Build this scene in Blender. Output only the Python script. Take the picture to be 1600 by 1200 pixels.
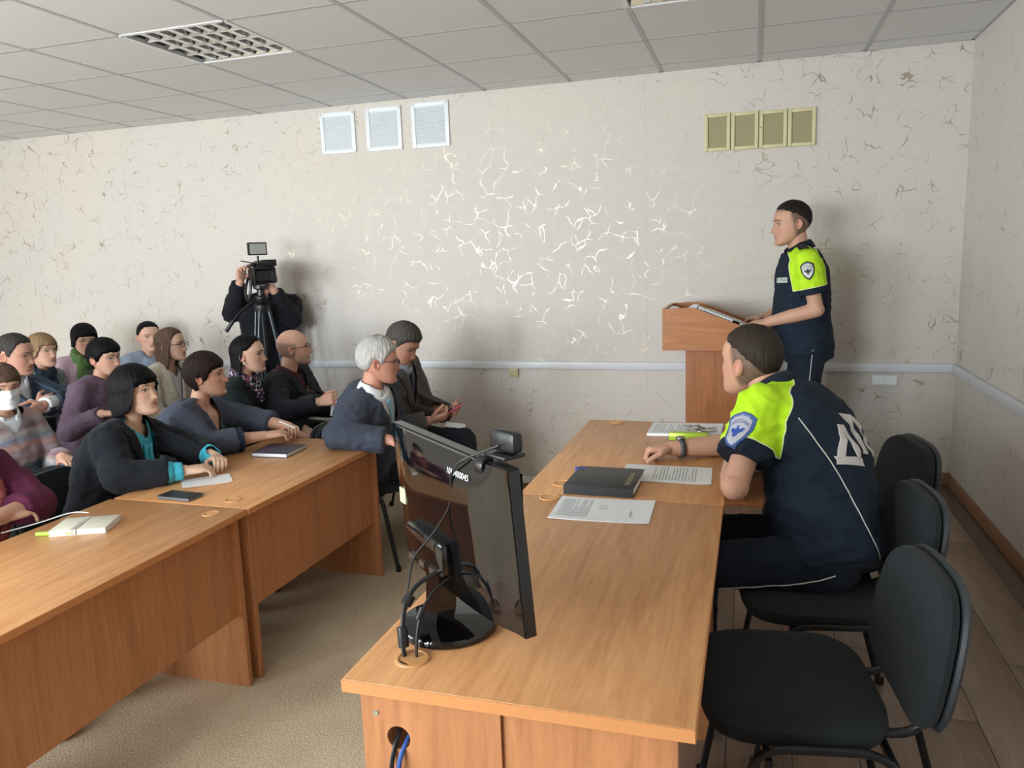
import bpy, bmesh, math, random
import numpy as np
from mathutils import Vector, Matrix, noise
from mathutils.bvhtree import BVHTree
random.seed(7)
for _o in list(bpy.data.objects): bpy.data.objects.remove(_o)
SC = bpy.context.scene
C = SC.collection
# ---------------- camera, world, daylight, exposure ----------------
cam = bpy.data.cameras.new('camera'); cam.sensor_fit = 'HORIZONTAL'; cam.sensor_width = 36.0; cam.lens = 1206.73/1600*36; cam.clip_start = .02
camo = bpy.data.objects.new('camera', cam); C.objects.link(camo); SC.camera = camo
_R = (0.95484184, 0.29498569, -0.03550346); _U = (-0.01469624, 0.16623904, 0.98597596); _W = (-0.29675086, 0.94092934, -0.16306717)
camo.matrix_world = Matrix(((_R[0], _U[0], -_W[0], 0), (_R[1], _U[1], -_W[1], 0), (_R[2], _U[2], -_W[2], 1.708), (0, 0, 0, 1)))
w = bpy.data.worlds.new('world'); SC.world = w; w.use_nodes = True
_bg = w.node_tree.nodes['Background']; _bg.inputs[0].default_value = (.80, .90, 1.0, 1); _bg.inputs[1].default_value = 1.6
WIN = [(-5.7, -4.0), (-3.4, -1.7)]          # windows in the rear wall, behind the camera
WZ0, WZ1 = .95, 2.6
YR, YB, XL, XR, ZC, ST = -2.0, 5.2975, -7.3, 1.195, 2.848, 0.2
def area(name, loc, rot, sx, sy, power, col):
    l = bpy.data.lights.new(name, 'AREA'); l.shape = 'RECTANGLE'; l.size = sx; l.size_y = sy; l.energy = power; l.color = col
    o = bpy.data.objects.new(name, l); C.objects.link(o); o.location = loc; o.rotation_euler = rot; return o
for i, (a, b) in enumerate(WIN):            # daylight entering through each window
    area('window_daylight', ((a+b)/2, YR-.12, (WZ0+WZ1)/2), (math.radians(90), 0, 0), b-a, WZ1-WZ0, 170, (.88, .95, 1.0))
LWIN = [(-1.5, .7)]             # windows in the left wall, out of frame
for i, (a, b) in enumerate(LWIN):
    area('window_daylight', (XL-.12, (a+b)/2, (WZ0+WZ1)/2), (math.radians(90), 0, math.radians(-90)), b-a, WZ1-WZ0, 70, (.86, .94, 1.0))
SC.view_settings.view_transform = 'Standard'; SC.view_settings.look = 'None'; SC.view_settings.gamma = 1; SC.view_settings.use_curve_mapping = False
SC.view_settings.exposure = 0.5

# ---------------- materials ----------------
def srgb(h):
    h = h.lstrip('#'); c = [int(h[i:i+2], 16)/255 for i in (0, 2, 4)]
    return tuple(x/12.92 if x <= .04045 else ((x+.055)/1.055)**2.4 for x in c)
MATS = {}
def nmat(name):
    m = bpy.data.materials.new(name); m.use_nodes = True; nt = m.node_tree
    return m, nt, nt.nodes['Principled BSDF']
def coords(nt, scale=(1, 1, 1), rot=(0, 0, 0), kind='Object'):
    tc = nt.nodes.new('ShaderNodeTexCoord'); mp = nt.nodes.new('ShaderNodeMapping')
    mp.inputs['Scale'].default_value = scale; mp.inputs['Rotation'].default_value = rot
    nt.links.new(tc.outputs[kind], mp.inputs[0]); return mp.outputs[0]
def tex_noise(nt, vec, scale, detail=3, rough=.55, dist=0):
    n = nt.nodes.new('ShaderNodeTexNoise'); n.inputs['Scale'].default_value = scale; n.inputs['Detail'].default_value = detail
    n.inputs['Roughness'].default_value = rough; n.inputs['Distortion'].default_value = dist
    nt.links.new(vec, n.inputs['Vector']); return n.outputs[0]
def ramp(nt, fac, stops):
    r = nt.nodes.new('ShaderNodeValToRGB'); e = r.color_ramp.elements
    while len(e) < len(stops): e.new(.5)
    for k, (p, c) in enumerate(stops): e[k].position = p; e[k].color = (*c, 1) if len(c) == 3 else c
    nt.links.new(fac, r.inputs[0]); return r.outputs[0]
def bump(nt, bsdf, h, strength, dist=.002):
    b = nt.nodes.new('ShaderNodeBump'); b.inputs['Strength'].default_value = strength; b.inputs['Distance'].default_value = dist
    nt.links.new(h, b.inputs['Height']); nt.links.new(b.outputs[0], bsdf.inputs['Normal'])
def mixc(nt, fac, a, b):
    m = nt.nodes.new('ShaderNodeMix'); m.data_type = 'RGBA'
    if hasattr(fac, 'is_linked'): nt.links.new(fac, m.inputs[0])
    else: m.inputs[0].default_value = fac
    for s, v in ((6, a), (7, b)):
        if hasattr(v, 'is_linked'): nt.links.new(v, m.inputs[s])
        else: m.inputs[s].default_value = (*v, 1)
    return m.outputs[2]
def math_n(nt, op, a, b=0.0):
    m = nt.nodes.new('ShaderNodeMath'); m.operation = op
    for i, v in enumerate((a, b)):
        if hasattr(v, 'is_linked'): nt.links.new(v, m.inputs[i])
        else: m.inputs[i].default_value = v
    return m.outputs[0]
def plain(name, hexc, rough=.5, metal=0, spec=.5, var=.06, bscale=0, bstr=.2, nscale=30, coat=0):
    if name in MATS: return MATS[name]
    m, nt, b = nmat(name); c = srgb(hexc)
    v = coords(nt); n = tex_noise(nt, v, nscale, 4)
    nt.links.new(ramp(nt, n, [(.3, tuple(x*(1-var) for x in c)), (.7, tuple(min(1, x*(1+var)) for x in c))]), b.inputs['Base Color'])
    b.inputs['Roughness'].default_value = rough; b.inputs['Metallic'].default_value = metal; b.inputs['Specular IOR Level'].default_value = spec
    b.inputs['Coat Weight'].default_value = coat
    if bscale: bump(nt, b, tex_noise(nt, v, bscale, 3), bstr)
    MATS[name] = m; return m
def cloth(name, hexc, var=.12, weave=420, rough=.92, sheen=.15, rib=0):
    if name in MATS: return MATS[name]
    m, nt, b = nmat(name); c = srgb(hexc); v = coords(nt)
    n = tex_noise(nt, v, weave, 2); n2 = tex_noise(nt, v, 14, 3)
    f = math_n(nt, 'MULTIPLY_ADD', n, .6); nt.nodes[-1].inputs[2].default_value = 0
    f = math_n(nt, 'ADD', f, math_n(nt, 'MULTIPLY', n2, .4))
    nt.links.new(ramp(nt, f, [(.3, tuple(x*(1-var) for x in c)), (.7, tuple(min(1, x*(1+var)+.002) for x in c))]), b.inputs['Base Color'])
    b.inputs['Roughness'].default_value = rough; b.inputs['Specular IOR Level'].default_value = .25
    b.inputs['Sheen Weight'].default_value = sheen*.3; b.inputs['Sheen Roughness'].default_value = .5
    h = n
    if rib:
        wv = nt.nodes.new('ShaderNodeTexWave'); wv.wave_type = 'BANDS'; wv.bands_direction = 'DIAGONAL'; wv.inputs['Scale'].default_value = rib; wv.inputs['Distortion'].default_value = 1.5
        nt.links.new(v, wv.inputs['Vector']); h = wv.outputs['Fac']
    bump(nt, b, h, .35, .0015); MATS[name] = m; return m
def wood(name, hexc, hexd, axis='Y', rough=.42, fine=1.0):
    if name in MATS: return MATS[name]
    m, nt, b = nmat(name)
    s = {'X': (1.2, 14, 14), 'Y': (14, 1.2, 14), 'Z': (14, 14, 1.2)}[axis]
    v = coords(nt, s); n1 = tex_noise(nt, v, 1.5*fine, 5, .6, 1.2); n2 = tex_noise(nt, v, 7*fine, 4, .65, .4)
    f = math_n(nt, 'ADD', math_n(nt, 'MULTIPLY', n1, .62), math_n(nt, 'MULTIPLY', n2, .38))
    nt.links.new(ramp(nt, f, [(.34, srgb(hexd)), (.47, tuple((p+q_)/2 for p, q_ in zip(srgb(hexc), srgb(hexd)))), (.62, srgb(hexc))]), b.inputs['Base Color'])
    b.inputs['Roughness'].default_value = rough; b.inputs['Specular IOR Level'].default_value = .45
    bump(nt, b, n2, .06, .001); MATS[name] = m; return m
def wallpaper():
    m, nt, b = nmat('wallpaper'); v = coords(nt)
    warp = nt.nodes.new('ShaderNodeTexNoise'); warp.inputs['Scale'].default_value = 7; warp.inputs['Detail'].default_value = 2; nt.links.new(v, warp.inputs['Vector'])
    mx = nt.nodes.new('ShaderNodeMix'); mx.data_type = 'VECTOR'; mx.inputs[0].default_value = .14
    nt.links.new(v, mx.inputs[4]); nt.links.new(warp.outputs[1], mx.inputs[5])
    vo = nt.nodes.new('ShaderNodeTexVoronoi'); vo.feature = 'DISTANCE_TO_EDGE'; vo.inputs['Scale'].default_value = 9.5
    nt.links.new(mx.outputs[1], vo.inputs['Vector'])
    brk = tex_noise(nt, v, 11, 2)                        # cracks break off and taper
    wd = math_n(nt, 'MULTIPLY', math_n(nt, 'MAXIMUM', math_n(nt, 'SUBTRACT', brk, .475), 0), .12)
    crack = math_n(nt, 'LESS_THAN', vo.outputs['Distance'], wd)
    fine = tex_noise(nt, coords(nt, (260, 260, 60)), 1, 2); big = tex_noise(nt, v, .9, 2)
    base = ramp(nt, big, [(.35, srgb('#d1c9be')), (.65, srgb('#cdc7c1'))])
    sp = nt.nodes.new('ShaderNodeSeparateXYZ'); nt.links.new(v, sp.inputs[0]); seam = math_n(nt, 'LESS_THAN', math_n(nt, 'FRACT', math_n(nt, 'MULTIPLY', math_n(nt, 'ADD', sp.outputs[0], 20.83), 1/1.06)), .0022)
    base = mixc(nt, math_n(nt, 'MULTIPLY', seam, .35), base, srgb('#8a8072'))
    nt.links.new(mixc(nt, crack, base, srgb('#ada393')), b.inputs['Base Color']); nt.links.new(math_n(nt, 'MULTIPLY', crack, .5), b.inputs['Metallic'])
    nt.links.new(ramp(nt, crack, [(0, (.55,)*3), (1, (.36,)*3)]), b.inputs['Roughness'])
    nt.links.new(ramp(nt, crack, [(0, (.30,)*3), (1, (1.0,)*3)]), b.inputs['Specular IOR Level'])
    bump(nt, b, fine, .25, .001); return m
def carpet():
    m, nt, b = nmat('carpet'); v = coords(nt)
    n = tex_noise(nt, v, 130, 3, .7); n2 = tex_noise(nt, v, 2.2, 3)
    f = math_n(nt, 'ADD', math_n(nt, 'MULTIPLY', n, .75), math_n(nt, 'MULTIPLY', n2, .25))
    nt.links.new(ramp(nt, f, [(.36, srgb('#a08e74')), (.5, srgb('#c6b497')), (.64, srgb('#ddceb4'))]), b.inputs['Base Color'])
    b.inputs['Roughness'].default_value = .95; bump(nt, b, n, .8, .006); return m
def attr_skin():
    m, nt, b = nmat('skin'); a = nt.nodes.new('ShaderNodeAttribute'); a.attribute_name = 'Col'
    v = coords(nt); n = tex_noise(nt, v, 60, 3)
    nt.links.new(mixc(nt, math_n(nt, 'MULTIPLY', n, .25), a.outputs['Color'], srgb('#cfa893')), b.inputs['Base Color'])
    b.inputs['Roughness'].default_value = .5; b.inputs['Specular IOR Level'].default_value = .35
    b.inputs['Subsurface Weight'].default_value = .08; b.inputs['Subsurface Radius'].default_value = (.01, .004, .002)
    bump(nt, b, tex_noise(nt, v, 350, 2), .08, .001); return m
def hairmat(name, hexc, hexd):
    if name in MATS: return MATS[name]
    m, nt, b = nmat(name); v = coords(nt, (220, 220, 26)); n = tex_noise(nt, v, 1, 3, .6, .3)
    nt.links.new(ramp(nt, n, [(.3, srgb(hexd)), (.7, srgb(hexc))]), b.inputs['Base Color'])
    b.inputs['Roughness'].default_value = .55; b.inputs['Specular IOR Level'].default_value = .12; bump(nt, b, n, .8, .004); MATS[name] = m; return m
def uniform_mat():
    m, nt, b = nmat('uniform_cloth'); a = nt.nodes.new('ShaderNodeAttribute'); a.attribute_name = 'neon'
    v = coords(nt); n = tex_noise(nt, v, 380, 2); n2 = tex_noise(nt, v, 11, 2)
    navy = ramp(nt, n, [(.3, srgb('#16202e')), (.7, srgb('#1d2938'))]); yel = ramp(nt, n2, [(.3, srgb('#b6e820')), (.7, srgb('#c8f532'))])
    f = math_n(nt, 'GREATER_THAN', a.outputs['Fac'], 0.0); pip = math_n(nt, 'LESS_THAN', math_n(nt, 'ABSOLUTE', a.outputs['Fac']), .0022)
    c = mixc(nt, f, navy, yel); c = mixc(nt, pip, c, srgb('#dfe9a6'))
    nt.links.new(c, b.inputs['Base Color']); b.inputs['Roughness'].default_value = .85; b.inputs['Specular IOR Level'].default_value = .25
    bump(nt, b, n, .3, .0012); return m
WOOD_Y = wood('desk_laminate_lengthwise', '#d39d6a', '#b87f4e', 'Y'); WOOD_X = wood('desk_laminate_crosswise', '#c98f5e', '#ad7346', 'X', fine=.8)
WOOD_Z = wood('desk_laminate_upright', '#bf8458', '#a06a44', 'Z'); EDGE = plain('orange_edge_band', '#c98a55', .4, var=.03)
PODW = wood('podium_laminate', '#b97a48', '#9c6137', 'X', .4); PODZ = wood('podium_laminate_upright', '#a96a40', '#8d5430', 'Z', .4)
BLK = plain('black_plastic', '#15171a', .35, var=.05); BLKG = plain('glossy_black_plastic', '#0b0c0e', .06, spec=.6, var=.02)
METAL = plain('black_painted_tube', '#14161a', .32, spec=.5, var=.03); CHROME = plain('bright_metal', '#c9cacc', .22, 1, var=.03)
PAPER = plain('white_paper', '#e6e8ea', .7, var=.01); INK = plain('print_ink', '#3b3d42', .8, var=.02); INKL = plain('pale_print_ink', '#8e959c', .8, var=.02)
WHITE = plain('white_plastic', '#e4e8ea', .35, var=.02); CREAM = plain('cream_plastic', '#cfc79b', .5, var=.03); CREAMD = plain('cream_mesh', '#a79f79', .7, var=.05, nscale=300)
UPH = cloth('charcoal_upholstery', '#22272a', .1, 500); SKIN = attr_skin(); UNI = uniform_mat()
REFL = plain('reflective_tape', '#c4c0bd', .45, var=.08, nscale=60); PIPE = plain('pale_piping', '#cdd0c6', .6, var=.03)

# ---------------- mesh helpers ----------------
class MB:
    def __init__(s): s.v = []; s.f = []; s.m = []
    def add(s, vs, fs, mi=0):
        o = len(s.v); s.v += [tuple(map(float, p)) for p in vs]; s.f += [tuple(i+o for i in f) for f in fs]; s.m += [mi]*len(fs); return s
    def box(s, x0, x1, y0, y1, z0, z1, mi=0, bev=0):
        if bev:
            b = bmesh.new(); bmesh.ops.create_cube(b, size=1)
            for v in b.verts: v.co = ((x0+x1)/2+v.co.x*(x1-x0), (y0+y1)/2+v.co.y*(y1-y0), (z0+z1)/2+v.co.z*(z1-z0))
            bmesh.ops.bevel(b, geom=b.edges[:], offset=bev, segments=2, affect='EDGES', profile=.5); b.verts.index_update()
            s.add([v.co for v in b.verts], [[v.index for v in f.verts] for f in b.faces], mi); b.free(); return s
        P = [(x, y, z) for z in (z0, z1) for y in (y0, y1) for x in (x0, x1)]
        return s.add(P, [(0, 2, 3, 1), (4, 5, 7, 6), (0, 1, 5, 4), (2, 6, 7, 3), (0, 4, 6, 2), (1, 3, 7, 5)], mi)
    def loft(s, rings, mi=0, cap=True, closed=True):
        n = len(rings[0]); vs = [p for r in rings for p in r]; fs = []
        for k in range(len(rings)-1):
            for i in range(n if closed else n-1):
                j = (i+1) % n; fs.append((k*n+i, k*n+j, (k+1)*n+j, (k+1)*n+i))
        if cap: fs.append(tuple(range(n-1, -1, -1))); fs.append(tuple((len(rings)-1)*n+i for i in range(n)))
        return s.add(vs, fs, mi)
    def tube(s, path, r, n=8, mi=0, cap=True, sq=1.0):
        path = [Vector(p) for p in path]; rings = []; up = None
        for k, p in enumerate(path):
            t = (path[min(k+1, len(path)-1)]-path[max(k-1, 0)]).normalized()
            if up is None: up = t.orthogonal().normalized()
            up = (up-t*up.dot(t)); up = up.normalized() if up.length > 1e-6 else t.orthogonal().normalized()
            sd = t.cross(up); rr = r[k] if hasattr(r, '__len__') else r
            rings.append([p+up*rr*math.cos(2*math.pi*i/n)+sd*rr*sq*math.sin(2*math.pi*i/n) for i in range(n)])
        return s.loft(rings, mi, cap)
    def lathe(s, c, prof, n=24, mi=0, axis=(0, 0, 1), cap=True):
        a = Vector(axis).normalized(); u = a.orthogonal().normalized(); w_ = a.cross(u); c = Vector(c)
        return s.loft([[c+a*h+u*r*math.cos(2*math.pi*i/n)+w_*r*math.sin(2*math.pi*i/n) for i in range(n)] for r, h in prof], mi, cap)
    def prism(s, poly, axis, a, b, mi=0):
        f = {'X': lambda p, t: (t, p[0], p[1]), 'Y': lambda p, t: (p[0], t, p[1]), 'Z': lambda p, t: (p[0], p[1], t)}[axis]
        return s.loft([[f(p, a) for p in poly], [f(p, b) for p in poly]], mi)
    def xf(s, M, start=0):
        for i in range(start, len(s.v)): s.v[i] = tuple(M @ Vector(s.v[i]))
        return s
    def build(s, name, mats, parent=None, loc=None, smooth=None, angle=40, **props):
        me = bpy.data.meshes.new(name); vs = s.v
        if loc is None: loc = (0, 0, 0)
        me.from_pydata([(x-loc[0], y-loc[1], z-loc[2]) for x, y, z in vs], [], s.f)
        for m in (mats if isinstance(mats, (list, tuple)) else [mats]): me.materials.append(m)
        if s.m and max(s.m): me.polygons.foreach_set('material_index', s.m)
        fixn(me)
        if smooth is not False:
            me.polygons.foreach_set('use_smooth', [True]*len(me.polygons)); me.set_sharp_from_angle(angle=math.radians(angle))
        return link(name, me, parent, loc if parent is None else (0, 0, 0), **props)
def fixn(me):
    b = bmesh.new(); b.from_mesh(me); bmesh.ops.recalc_face_normals(b, faces=b.faces[:]); b.to_mesh(me); b.free(); me.update()
def link(name, data, parent=None, loc=(0, 0, 0), **props):
    o = bpy.data.objects.new(name, data); C.objects.link(o); o.location = loc
    if parent is not None: o.parent = parent
    for k, v in props.items():
        if v: o[k] = v
    return o
def thing(name, label, category, loc=(0, 0, 0), group=None, rz=0):
    o = link(name, None, None, loc, label=label, category=category, group=group); o.rotation_euler[2] = rz; o.empty_display_size = .1; return o
def struct(o): o['kind'] = 'structure'; return o
def copy_tree(o, parent=None):
    c = o.copy(); C.objects.link(c); c.parent = parent
    for ch in list(o.children): copy_tree(ch, c)
    return c
def text_mesh(txt, size, extrude=0):
    cu = bpy.data.curves.new('lettering', 'FONT'); cu.body = txt; cu.size = size; cu.extrude = extrude; cu.align_x = 'CENTER'; cu.align_y = 'CENTER'
    o = bpy.data.objects.new('lettering', cu); C.objects.link(o); dg = bpy.context.evaluated_depsgraph_get()
    me = bpy.data.meshes.new_from_object(o.evaluated_get(dg)); bpy.data.objects.remove(o); bpy.data.curves.remove(cu); me.name = 'lettering'; return me

# ---------------- room ----------------
def holed_wall(mb, axis, pos, a0, a1, z0, z1, wins, th):
    cuts = sorted(wins); x = a0
    def bx(u0, u1, w0, w1):
        if u1-u0 > 1e-4 and w1-w0 > 1e-4: mb.box(*((u0, u1, pos, pos+th) if axis == 'Y' else (pos, pos+th, u0, u1)), w0, w1)
    for (p, q_) in cuts:
        bx(x, p, z0, z1); bx(p, q_, z0, WZ0); bx(p, q_, WZ1, z1); x = q_
    bx(x, a1, z0, z1)
WP = wallpaper()
struct(MB().box(XL, -.82, YR, YB, -.1, 0).build('floor', carpet()))
PLANKM = wood('stage_laminate', '#957f6d', '#7b6656', 'Y', .38, .6)
stage = struct(MB().box(-.82, XR, YR, YB, -.1, ST-.012).build('floor_platform', plain('platform_core', '#6b5a4c', .7)))
pm = MB().box(-.094, .094, -.62, .62, -.012, 0, bev=.0012).build('plank', PLANKM).data; bpy.data.objects.remove(bpy.data.objects['plank'])
x = -.82+.095; c = 0
while x < XR-.03:
    y = YR+.62-.413*(c % 3)
    while y-.62 < YB:
        y0, y1 = max(y-.62, YR), min(y+.62, YB); hw = min(.094, XR-x)
        if y1-y0 > .05:
            o = link('plank', pm, stage, (x, (y0+y1)/2, ST)); o.scale = (1, (y1-y0)/1.242, 1)
        y += 1.243
    x += .19; c += 1
struct(MB().box(-.84, -.80, YR, YB, 0, ST+.002, bev=.003).build('trim_1', plain('step_edge', '#8a6a50', .5)))
struct(MB().box(XL, XR+.15, YB, YB+.15, -.1, ZC+.1).build('wall_back', WP))
struct(MB().box(XR, XR+.15, YR-.15, YB, -.1, ZC+.1).build('wall_right', WP))
mb = MB(); holed_wall(mb, 'Y', YR-.15, XL, XR, -.1, ZC+.1, WIN, .15); struct(mb.build('wall_rear', WP))
mb = MB(); holed_wall(mb, 'X', XL-.15, YR-.15, YB+.15, -.1, ZC+.1, LWIN, .15); struct(mb.build('wall_left', WP))
k = 1
for axis, wins, pos in (('Y', WIN, YR), ('X', LWIN, XL)):
    for a, b in wins:
        mb = MB(); f = (lambda u0, u1, w0, w1, z0, z1: mb.box(u0, u1, w0, w1, z0, z1)) if axis == 'Y' else (lambda u0, u1, w0, w1, z0, z1: mb.box(w0, w1, u0, u1, z0, z1))
        p0, p1 = pos-.1, pos-.04
        for u0, u1, z0, z1 in ((a, a+.06, WZ0, WZ1), (b-.06, b, WZ0, WZ1), (a, b, WZ0, WZ0+.06), (a, b, WZ1-.06, WZ1), ((a+b)/2-.03, (a+b)/2+.03, WZ0, WZ1)): f(u0, u1, p0, p1, z0, z1)
        wf = struct(mb.build('window_%d' % k, WHITE)); mb = MB(); f(a-.05, b+.05, pos-.02, pos+.16, WZ0-.04, WZ0) if axis == 'Y' else mb.box(pos-.02, pos+.16, a-.05, b+.05, WZ0-.04, WZ0)
        mb.build('window_sill', WHITE, wf); k += 1
# baseboards and the white cable channel that runs round the room as a chair rail
BB = wood('brown_baseboard', '#8f6a4e', '#74533b', 'X', .5)
struct(MB().prism([(YB, ST), (YB-.022, ST), (YB-.018, ST+.05), (YB-.006, ST+.065), (YB, ST+.065)], 'X', -.8, XR).build('baseboard_back', BB))
struct(MB().prism([(XR, ST), (XR-.022, ST), (XR-.018, ST+.05), (XR-.006, ST+.065), (XR, ST+.065)], 'Y', YR, YB).build('baseboard_right', BB))
struct(MB().prism([(YB, 0), (YB-.02, 0), (YB-.016, .045), (YB, .05)], 'X', XL, -.82).build('baseboard_left', BB))
struct(MB().box(XL, -.82, YB-.016, YB, .05, .10, bev=.004).build('trim_2', WHITE))
mb = MB().box(XL, XR, YB-.024, YB, .905, .96, bev=.006)
for xx in (-4.6, -2.6, -.6): mb.box(xx-.001, xx+.001, YB-.0255, YB-.02, .906, .959)
struct(mb.build('trim_3', plain('cable_channel', '#d7dade', .4, var=.02)))
struct(MB().box(XR-.024, XR, YR, YB-.02, .905, .96, bev=.006).build('trim_4', MATS['cable_channel']))
# ceiling: tiles on a T-bar grid
TILE = plain('ceiling_tile', '#dfe0df', .9, var=.05, nscale=160, bscale=260, bstr=.5)
ceil = struct(MB().box(XL, XR, YR, YB, ZC+.03, ZC+.1).build('ceiling', TILE))
GX = [1.2144-.6*k for k in range(0, 15)]; GY = [5.0859+.6]+[5.0859-.6*k for k in range(0, 12)]
LIGHTS = [(-2.986, 3.286), (-.586, 3.286)]
tm = MB().box(-.2915, .2915, -.2915, .2915, 0, .012).build('tile', TILE, smooth=False).data; bpy.data.objects.remove(bpy.data.objects['tile'])
for i in range(len(GX)-1):
    for j in range(len(GY)-1):
        x0, x1 = max(GX[i+1], XL), min(GX[i], XR); y0, y1 = max(GY[j+1], YR), min(GY[j], YB)
        if x1-x0 < .03 or y1-y0 < .03: continue
        if any(abs(x0-lx) < .03 and abs(y0-ly) < .03 for lx, ly in LIGHTS): continue
        o = link('tile', tm, ceil, ((x0+x1)/2, (y0+y1)/2, ZC-.004)); o.scale = ((x1-x0)/.6, (y1-y0)/.6, 1)
TB = plain('grey_grid_bar', '#b4b6b8', .45, var=.02)
for gx in GX:
    if XL < gx < XR: MB().box(gx-.012, gx+.012, YR, YB, ZC-.006, ZC+.012).build('grid_bar', TB, ceil)
for gy in GY:
    if YR < gy < YB: MB().box(XL, XR, gy-.012, gy+.012, ZC-.005, ZC+.012).build('grid_bar', TB, ceil)
MB().box(XL, XR, YB-.02, YB, ZC-.006, ZC+.012).build('grid_bar', TB, ceil); MB().box(XR-.02, XR, YR, YB, ZC-.006, ZC+.012).build('grid_bar', TB, ceil)
REFM = plain('polished_aluminium', '#c8cacb', .12, 1, var=.02)
def louvre_light(lx, ly, label):
    t = thing('ceiling_light', label, 'ceiling light', (lx+.3, ly+.3, ZC), 'unlit louvre ceiling lights')
    mb = MB()
    for s in (-1, 1):
        mb.box(s*.3-.012, s*.3+.012, -.3, .3, -.008, .01); mb.box(-.3, .3, s*.3-.012, s*.3+.012, -.008, .01)
    mb.build('frame', WHITE, t)
    MB().box(-.288, .288, -.288, .288, .075, .08).build('housing', REFM, t)
    for s in (-1, 1):
        MB().prism([(s*.288, -.002), (s*.288, .076), (s*.255, .07), (s*.275, .03)], 'X', -.288, .288).build('side_reflector', REFM, t)
    for k in range(1, 4):                                   # long curved reflectors between the tubes
        y = -.288+.144*k; MB().prism([(y-.004, -.002), (y+.004, -.002), (y+.018, .035), (y+.040, .07), (y-.040, .07), (y-.018, .035)], 'X', -.285, .285).build('reflector', REFM, t)
    for k in range(1, 7):                                   # cross blades
        x = -.288+.0823*k
        for q_ in range(4):
            y0 = -.288+.144*q_; MB().prism([(x-.016, .002), (x+.016, .002), (x+.002, .045), (x-.002, .045)], 'Y', y0+.006, y0+.138).build('blade', REFM, t)
    for q_ in range(4):
        y = -.216+.144*q_; MB().tube([(-.28, y, .055), (.28, y, .055)], .013, 10).build('lamp_tube', WHITE, t)
louvre_light(*LIGHTS[0], 'unlit louvred ceiling light above the seated audience, wholly in view')
louvre_light(*LIGHTS[1], 'unlit louvred ceiling light cut off by the top edge of the photo')

# ---------------- things on the walls ----------------
def vent(x0, x1, z0, z1, label):
    t = thing('wall_vent', label, 'vent', ((x0+x1)/2, YB, z0), 'white louvred vents under the ceiling'); w_ = (x1-x0)/2; h = z1-z0; mb = MB()
    mb.box(-w_, -w_+.03, -.014, 0, 0, h, bev=.003); mb.box(w_-.03, w_, -.014, 0, 0, h, bev=.003); mb.box(-w_+.03, w_-.03, -.0135, 0, 0, .028, bev=.003); mb.box(-w_+.03, w_-.03, -.0135, 0, h-.028, h, bev=.003)
    mb.build('frame', WHITE, t); mb = MB(); n = 19
    for k in range(n):
        z = .034+(h-.068)*k/(n-1); mb.prism([(-.012, z-.007), (-.010, z-.007), (-.002, z+.006), (-.004, z+.006)], 'X', -w_+.028, w_-.028)
    mb.build('louvres', WHITE, t, kind='stuff'); MB().box(-w_+.02, w_-.02, -.002, 0, .02, h-.02).build('backing', plain('vent_dark', '#8d969c', .7), t)
    for sx in (-1, 1):
        for zz in (.012, h-.012): MB().lathe((sx*(w_-.012), -.016, zz), [(.005, 0), (.004, .003)], 10, axis=(0, 1, 0)).build('screw', CHROME, t)
vent(-3.086, -2.801, 2.503, 2.798, 'leftmost of the three white louvred wall vents'); vent(-2.711, -2.43, 2.499, 2.802, 'middle one of the three white louvred wall vents'); vent(-2.35, -2.063, 2.494, 2.805, 'rightmost of the three white louvred wall vents')
for k, (x0, x1) in enumerate(((-.315, -.155), (-.150, .015), (.020, .185), (.190, .352))):
    z0, z1 = 2.325-.002*k, 2.555-.003*k
    t = thing('wall_grille', ['leftmost cream wall grille above the podium', 'second cream wall grille from the left above the podium', 'third cream wall grille from the left, with a small dark hole in its frame', 'rightmost cream wall grille above the podium'][k], 'grille', ((x0+x1)/2, YB, z0), 'row of cream wall grilles')
    w_ = (x1-x0)/2; h = z1-z0; mb = MB()
    mb.box(-w_, -w_+.022, -.016, 0, 0, h, bev=.003); mb.box(w_-.022, w_, -.016, 0, 0, h, bev=.003); mb.box(-w_+.022, w_-.022, -.016, 0, 0, .022, bev=.003); mb.box(-w_+.022, w_-.022, -.016, 0, h-.022, h, bev=.003); mb.build('frame', CREAM, t)
    mb = MB().box(-w_+.02, w_-.02, -.003, 0, .02, h-.02); n = 26
    for q_ in range(n): zz = .022+(h-.044)*(q_+.5)/n; mb.box(-w_+.02, w_-.02, -.008, -.004, zz-.0015, zz+.0015)
    mb.build('mesh_screen', CREAMD, t, kind='stuff')
    if k == 2: MB().lathe((-w_+.011, -.0165, h*.55), [(.004, 0), (.003, .002)], 10, axis=(0, 1, 0)).build('latch_hole', BLK, t)
t = thing('light_switch', 'white double rocker light switch beneath the chair rail at right', 'switch', (.80, YB, .815))
MB().box(-.075, .075, -.010, 0, 0, .068, bev=.004).build('plate', WHITE, t)
for s in (-1, 1): MB().prism([(-.010, .008), (-.017, .012), (-.011, .060), (-.010, .060)], 'X', s*.036-.030, s*.036+.030).build('rocker', WHITE, t)
t = thing('wall_socket', 'small cream socket box hung under the chair rail', 'socket', (-1.65, YB, .847))
MB().box(-.034, .034, -.028, 0, 0, .058, bev=.004).build('housing', CREAM, t); MB().box(-.026, .026, -.032, -.027, .010, .048, bev=.003).build('cover', plain('old_cream', '#bfb48a', .5), t)
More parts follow.
